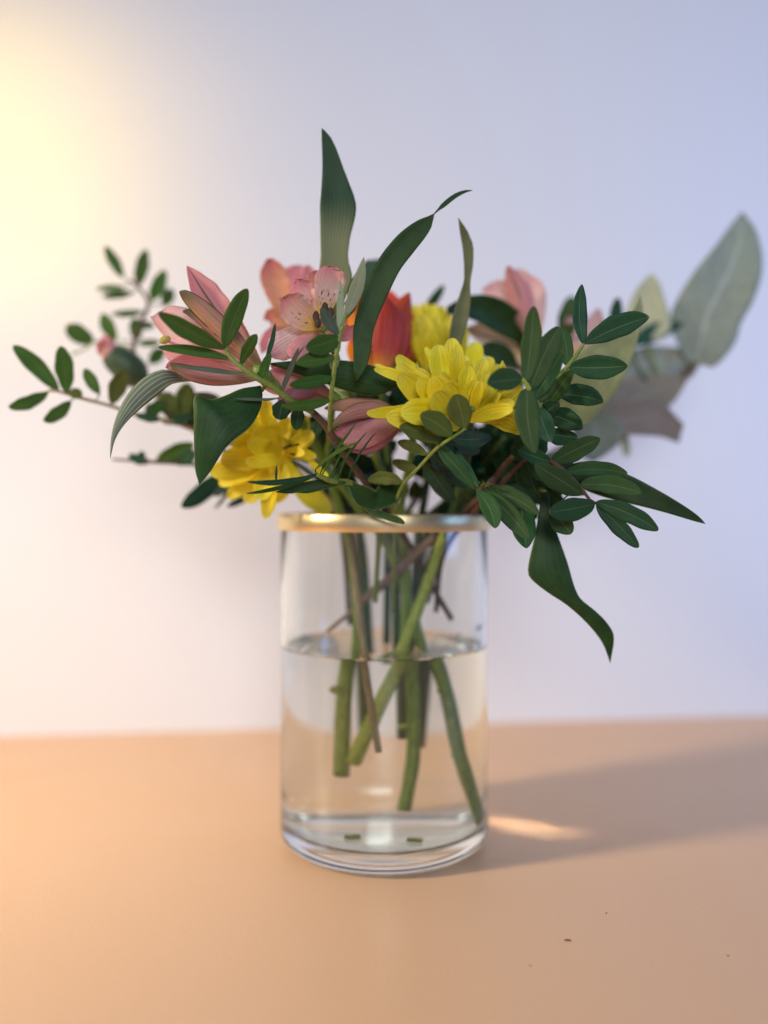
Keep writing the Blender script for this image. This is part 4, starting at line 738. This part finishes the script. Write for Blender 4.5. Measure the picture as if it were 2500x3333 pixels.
for b, t, hw, z, bow, mt, kw in [((1512, 1396), (1482, 1284), 40, .326, -4, 'lentisk_olive', dict(shape=(1.15, .5))), ((1470, 1420), (1366, 1350), 36, .326, -8, 'lentisk_olive', dict(shape=(1.1, .55))), ((1424, 1442), (1300, 1388), 26, .334, -8, 'lentisk_olive', dict(shape=(1.2, .5))),
                                 ((1388, 1480), (1295, 1438), 18, .36, -4, 'lentisk_olive', {}), ((1308, 1572), (1198, 1566), 22, .372, -12, 'lentisk_olive', {}), ((1375, 1510), (1530, 1515), 26, .38, -6, 'lentisk_olive', {}), ((1360, 1530), (1280, 1500), 18, .37, 0, 'lentisk_olive', {}), ((1440, 1450), (1560, 1470), 30, .375, 8, 'lentisk_dark', {}), ((1400, 1480), (1520, 1580), 34, .385, 0, 'lentisk_dark', {}), ((1470, 1425), (1600, 1420), 28, .37, -8, 'lentisk_dark', {}), ((1380, 1505), (1480, 1640), 30, .39, 0, 'lentisk_dark', {})]:
    leaf(T, 'S', b, t, hw, (z, z), mt, bow, stem=st, **kw)
T = thing('leafy_stem', 'thin green sprig with grassy needle leaves just above the gold rim', 'foliage', P(1215, 2000, .414))
st = stem(T, 'R2', [(1200, 1540, .346), (1270, 1575, .350), (1340, 1592, .356), (1420, 1595, .362), (1540, 1680, .376), (1620, 1900, .396), (1600, 2400, .412)], [.0008, .0011, .0012, .0012, .0012, .0012, .0012], 'rachis')
for b, t, hw, z, bow, mt in [((1235, 1555), (1475, 1185), 9, .336, 6, 'lentisk'), ((1195, 1510), (1505, 1318), 13, .330, 22, 'lentisk'), ((1290, 1575), (1400, 1330), 8, .340, 0, 'lentisk'), ((1340, 1590), (1440, 1360), 8, .342, 6, 'lentisk'), ((1412, 1590), (1600, 1265), 8, .344, 20, 'lentisk_dark'), ((1300, 1580), (1540, 1260), 8, .350, 10, 'lentisk_dark'), ((1225, 1550), (1350, 1300), 8, .344, 6, 'lentisk_dark'),
                             ((1200, 1545), (730, 1592), 20, .326, 28, 'lentisk_dark'), ((1200, 1550), (728, 1672), 15, .340, 20, 'lentisk'), ((930, 1600), (935, 1480), 8, .345, 0, 'lentisk_dark')]:
    leaf(T, 'R2', b, t, hw, (z, z), mt, bow, stem=st)
pleaf(T, 'R2', [(1400, 1592, 4), (1260, 1598, 22), (1120, 1625, 30), (1010, 1652, 22), (930, 1662, 3)], (.356, .344), 'alstro', stem=st, n=24, cup=.3)
pleaf(T, 'R2', [(1400, 1600, 4), (1300, 1610, 20), (1150, 1650, 20), (1040, 1662, 3)], (.358, .348), 'alstro', stem=st, n=24, cup=.3)
pleaf(T, 'S', [(1135, 1570, 8), (1180, 1612, 34), (1225, 1630, 30), (1270, 1600, 40), (1300, 1560, 10)], (.362, .380), 'alstro', stem=st, n=24, wav=.2, cup=.4)
pleaf(T, 'S', [(1160, 1590, 8), (1210, 1660, 14), (1260, 1682, 11), (1300, 1694, 11), (1316, 1704, 4)], (.372, .366), 'alstro', stem=st, n=24, cup=.3)
# ---- dark inner foliage above the rim
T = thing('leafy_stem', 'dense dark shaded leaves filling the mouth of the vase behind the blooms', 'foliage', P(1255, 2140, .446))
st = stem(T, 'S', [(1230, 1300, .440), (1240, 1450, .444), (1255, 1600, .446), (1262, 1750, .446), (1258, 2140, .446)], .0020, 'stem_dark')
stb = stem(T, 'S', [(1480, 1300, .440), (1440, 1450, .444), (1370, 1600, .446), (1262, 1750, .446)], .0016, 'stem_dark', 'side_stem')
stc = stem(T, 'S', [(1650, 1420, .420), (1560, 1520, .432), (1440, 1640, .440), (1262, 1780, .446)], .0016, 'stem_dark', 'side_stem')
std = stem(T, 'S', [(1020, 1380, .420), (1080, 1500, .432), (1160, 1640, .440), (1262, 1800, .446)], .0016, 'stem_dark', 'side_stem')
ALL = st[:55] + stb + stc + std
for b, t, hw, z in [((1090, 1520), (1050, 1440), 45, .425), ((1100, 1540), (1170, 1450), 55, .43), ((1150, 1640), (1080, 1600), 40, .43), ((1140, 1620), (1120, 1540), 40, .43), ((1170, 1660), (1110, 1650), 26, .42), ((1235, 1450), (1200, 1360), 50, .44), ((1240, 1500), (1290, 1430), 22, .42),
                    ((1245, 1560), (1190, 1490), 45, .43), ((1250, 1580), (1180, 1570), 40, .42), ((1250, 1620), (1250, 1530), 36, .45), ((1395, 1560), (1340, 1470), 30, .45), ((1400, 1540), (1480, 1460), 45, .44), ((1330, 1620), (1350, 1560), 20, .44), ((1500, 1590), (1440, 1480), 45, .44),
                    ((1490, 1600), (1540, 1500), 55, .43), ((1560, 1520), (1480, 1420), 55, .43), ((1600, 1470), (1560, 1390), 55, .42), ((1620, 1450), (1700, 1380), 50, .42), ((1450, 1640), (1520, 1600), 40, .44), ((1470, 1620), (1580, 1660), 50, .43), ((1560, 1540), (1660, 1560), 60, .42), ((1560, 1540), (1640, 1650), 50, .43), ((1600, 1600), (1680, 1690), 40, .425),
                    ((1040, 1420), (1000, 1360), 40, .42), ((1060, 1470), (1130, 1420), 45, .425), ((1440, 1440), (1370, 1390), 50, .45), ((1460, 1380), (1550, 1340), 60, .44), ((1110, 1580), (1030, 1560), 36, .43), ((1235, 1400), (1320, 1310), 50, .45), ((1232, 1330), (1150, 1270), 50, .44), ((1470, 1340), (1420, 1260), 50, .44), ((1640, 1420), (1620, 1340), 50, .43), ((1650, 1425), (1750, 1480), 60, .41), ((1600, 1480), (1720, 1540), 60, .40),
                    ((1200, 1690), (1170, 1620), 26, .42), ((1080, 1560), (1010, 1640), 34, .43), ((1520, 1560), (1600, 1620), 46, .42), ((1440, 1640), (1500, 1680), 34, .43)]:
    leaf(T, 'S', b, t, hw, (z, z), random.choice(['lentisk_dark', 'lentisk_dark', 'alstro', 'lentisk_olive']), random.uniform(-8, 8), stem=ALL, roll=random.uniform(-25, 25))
HOLES = [(1190, 1652, 46), (1300, 1645, 40), (1310, 1600, 28), (1388, 1552, 34), (1425, 1650, 62), (1300, 1445, 42), (1330, 1430, 30), (1285, 1480, 30)]
rg_ = random.Random(11); k_ = 0
while k_ < 90:
    x, y = rg_.uniform(1080, 1720), rg_.uniform(1300, 1685)
    if y > 1560 and x < 1120: continue
    a_ = rg_.uniform(0, 6.283); l_ = rg_.uniform(70, 130); hw_ = rg_.uniform(18, 36)
    x1, y1 = x + l_ * math.cos(a_), y + l_ * math.sin(a_)
    bad = y1 > 1700 or any(min(math.hypot(x + (x1 - x) * q - hx, y + (y1 - y) * q - hy) for q in (0, .25, .5, .75, 1)) < r_ + hw_ * .8 for hx, hy, r_ in HOLES)
    a = nearest(ALL, x, y)
    if bad or any(min(math.hypot(a[0] + (x - a[0]) * q - hx, a[1] + (y - a[1]) * q - hy) for q in (0, .25, .5, .75, 1)) < r_ * .7 for hx, hy, r_ in HOLES): k_ += .02; continue
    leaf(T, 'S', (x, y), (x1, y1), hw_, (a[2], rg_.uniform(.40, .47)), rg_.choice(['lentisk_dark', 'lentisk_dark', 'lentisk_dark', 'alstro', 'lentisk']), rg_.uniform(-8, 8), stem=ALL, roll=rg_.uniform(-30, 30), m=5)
    k_ += 1
# ---- eucalyptus
T = thing('eucalyptus_branch', 'grey green eucalyptus branch with large dull oval leaves reaching out of the bouquet', 'foliage', P(1300, 2200, .462))
st = stem(T, 'S', [(2300, 1130, .505), (2250, 1200, .503), (2180, 1260, .500), (2050, 1330, .494), (1900, 1420, .484), (1720, 1520, .476), (1560, 1640, .466), (1440, 1760, .460), (1370, 1950, .460), (1300, 2200, .462)], [.0012, .0014, .0015, .0016, .0016, .0016, .0017, .0017, .0017, .0017], 'twig', bumps=.05)
loft(T, 'R5', [(1230, 890), (1165, 770), (1138, 660), (1150, 580), (1250, 400), (1380, 240), (1470, 120), (1520, 66)], [(1300, 880), (1355, 908), (1430, 845), (1495, 755), (1520, 665), (1575, 560), (1622, 400), (1622, 260), (1590, 150), (1522, 66)], (.502, .500), 'euc', cup=.12, arch=-.01, stem=st, n=34, m=11, wav=.08)
loft(T, 'R5', [(930, 760), (880, 690), (882, 640), (900, 580), (950, 480), (1025, 396)], [(1080, 760), (1130, 700), (1135, 650), (1100, 530), (1070, 440), (1027, 396)], (.488, .490), 'euc_cream', cup=.2, stem=st, n=24, m=9)
pleaf(T, 'R5', [(920, 800, 10), (1000, 740, 46), (1100, 698, 42), (1205, 668, 4)], (.486, .494), 'lentisk_dark', stem=st, cup=.3)
loft(T, 'R5', [(700, 1190), (760, 1090), (860, 985), (1000, 938), (1120, 945), (1214, 938)], [(760, 1290), (860, 1250), (960, 1200), (1060, 1160), (1150, 1095), (1218, 985)], (.486, .496), 'euc_brown', cup=.2, stem=st, n=24, m=9, wav=.1)
loft(T, 'R5', [(720, 1230), (860, 1110), (1000, 1080), (1100, 1100), (1165, 1170), (1205, 1215)], [(800, 1290), (900, 1272), (1000, 1275), (1090, 1282), (1150, 1305), (1180, 1314)], (.480, .488), 'euc_brown', cup=.2, stem=st, n=24, m=9, wav=.1)
loft(T, 'R5', [(640, 1180), (600, 1260), (610, 1330), (660, 1390), (712, 1415)], [(760, 1130), (860, 1200), (870, 1290), (820, 1350), (720, 1416)], (.476, .470), 'euc', cup=.2, stem=st, n=24, m=9)
loft(T, 'R5', [(830, 960), (880, 860), (960, 800), (1080, 790), (1190, 800)], [(860, 1010), (960, 975), (1060, 960), (1130, 950), (1230, 890)], (.492, .502), 'euc', cup=.2, stem=st, n=24, m=9, wav=.05)
loft(T, 'R5', [(1110, 850), (1160, 830), (1230, 850), (1290, 880)], [(1170, 950), (1220, 975), (1260, 945), (1292, 884)], (.500, .506), 'euc_brown', cup=.3, stem=st, n=16, m=7)
loft(T, 'C6', [(900, 620), (700, 560), (600, 560), (560, 640)], [(1060, 500), (960, 380), (800, 290), (700, 330)], (.462, .446), 'euc_brown', cup=.2, stem=st, n=20, m=9)
leaf(T, 'R5', (880, 1260), (900, 1390), 26, (.49, .49), 'euc', stem=st)
# ---- small bits
m_ = 'stem_dark'
o = leaf(None, 'S', (1590, 2022), (1552, 2050), 8, (.428, .428), 'lentisk_dark', name='leaf_fragment')
for v in o.data.vertices:
    r = math.hypot(v.co.x, v.co.y)
    if r > RI - 0.0002: k = (RI - 0.0002) / r; v.co.x *= k; v.co.y *= k
o['label'] = 'tiny dark leaf fragment stuck to the inside of the glass above the water'; o['category'] = 'leaf scrap'
def crumb(px, py, l, hgt, ang, label, group=None, bend=0.3):
    z = CZ * F / (py - HY); c = P(px, py, z); d = Vector((math.cos(ang), math.sin(ang), 0)); s = Vector((-d.y, d.x, 0))
    pts = [c - d * l + Vector((0, 0, hgt * .6)), c + s * l * bend + Vector((0, 0, hgt)), c + d * l + Vector((0, 0, hgt * .6))]
    o = tube(None, pts, [hgt * .5, hgt, hgt * .6], 'twig', 'crumb', m=7, bumps=.3)
    o['label'] = label; o['category'] = 'crumb'
    if group: o['group'] = group
crumb(1848, 3063, .0012, .0003, -.1, 'largest dark curled crumb lying on the peach table')
for x, y in ((1727, 3144), (2370, 3112), (1974, 2973)): crumb(x, y, .0003, .0002, random.uniform(0, 3), 'pinhead sized dark speck lying on the peach table', 'tiny specks on the table')
for x_, y_, a_, lab in ((-.012, -.018, .4, 'green piece on the vase floor imitating a refracted stem'), (.012, -.024, 2.6, 'green piece on the vase floor imitating a refracted stem')):
    c_ = Vector((x_, y_, FL + .0014)); d_ = Vector((math.cos(a_), math.sin(a_), 0)) * .003  # pieces added to imitate stems seen refracted in the vase base
    o = tube(None, [c_ - d_, c_, c_ + d_], .0014, 'stem', 'refraction_piece', m=8, bumps=.1); o['label'] = lab; o['category'] = 'refraction piece'; o['group'] = 'refraction pieces on the vase floor'
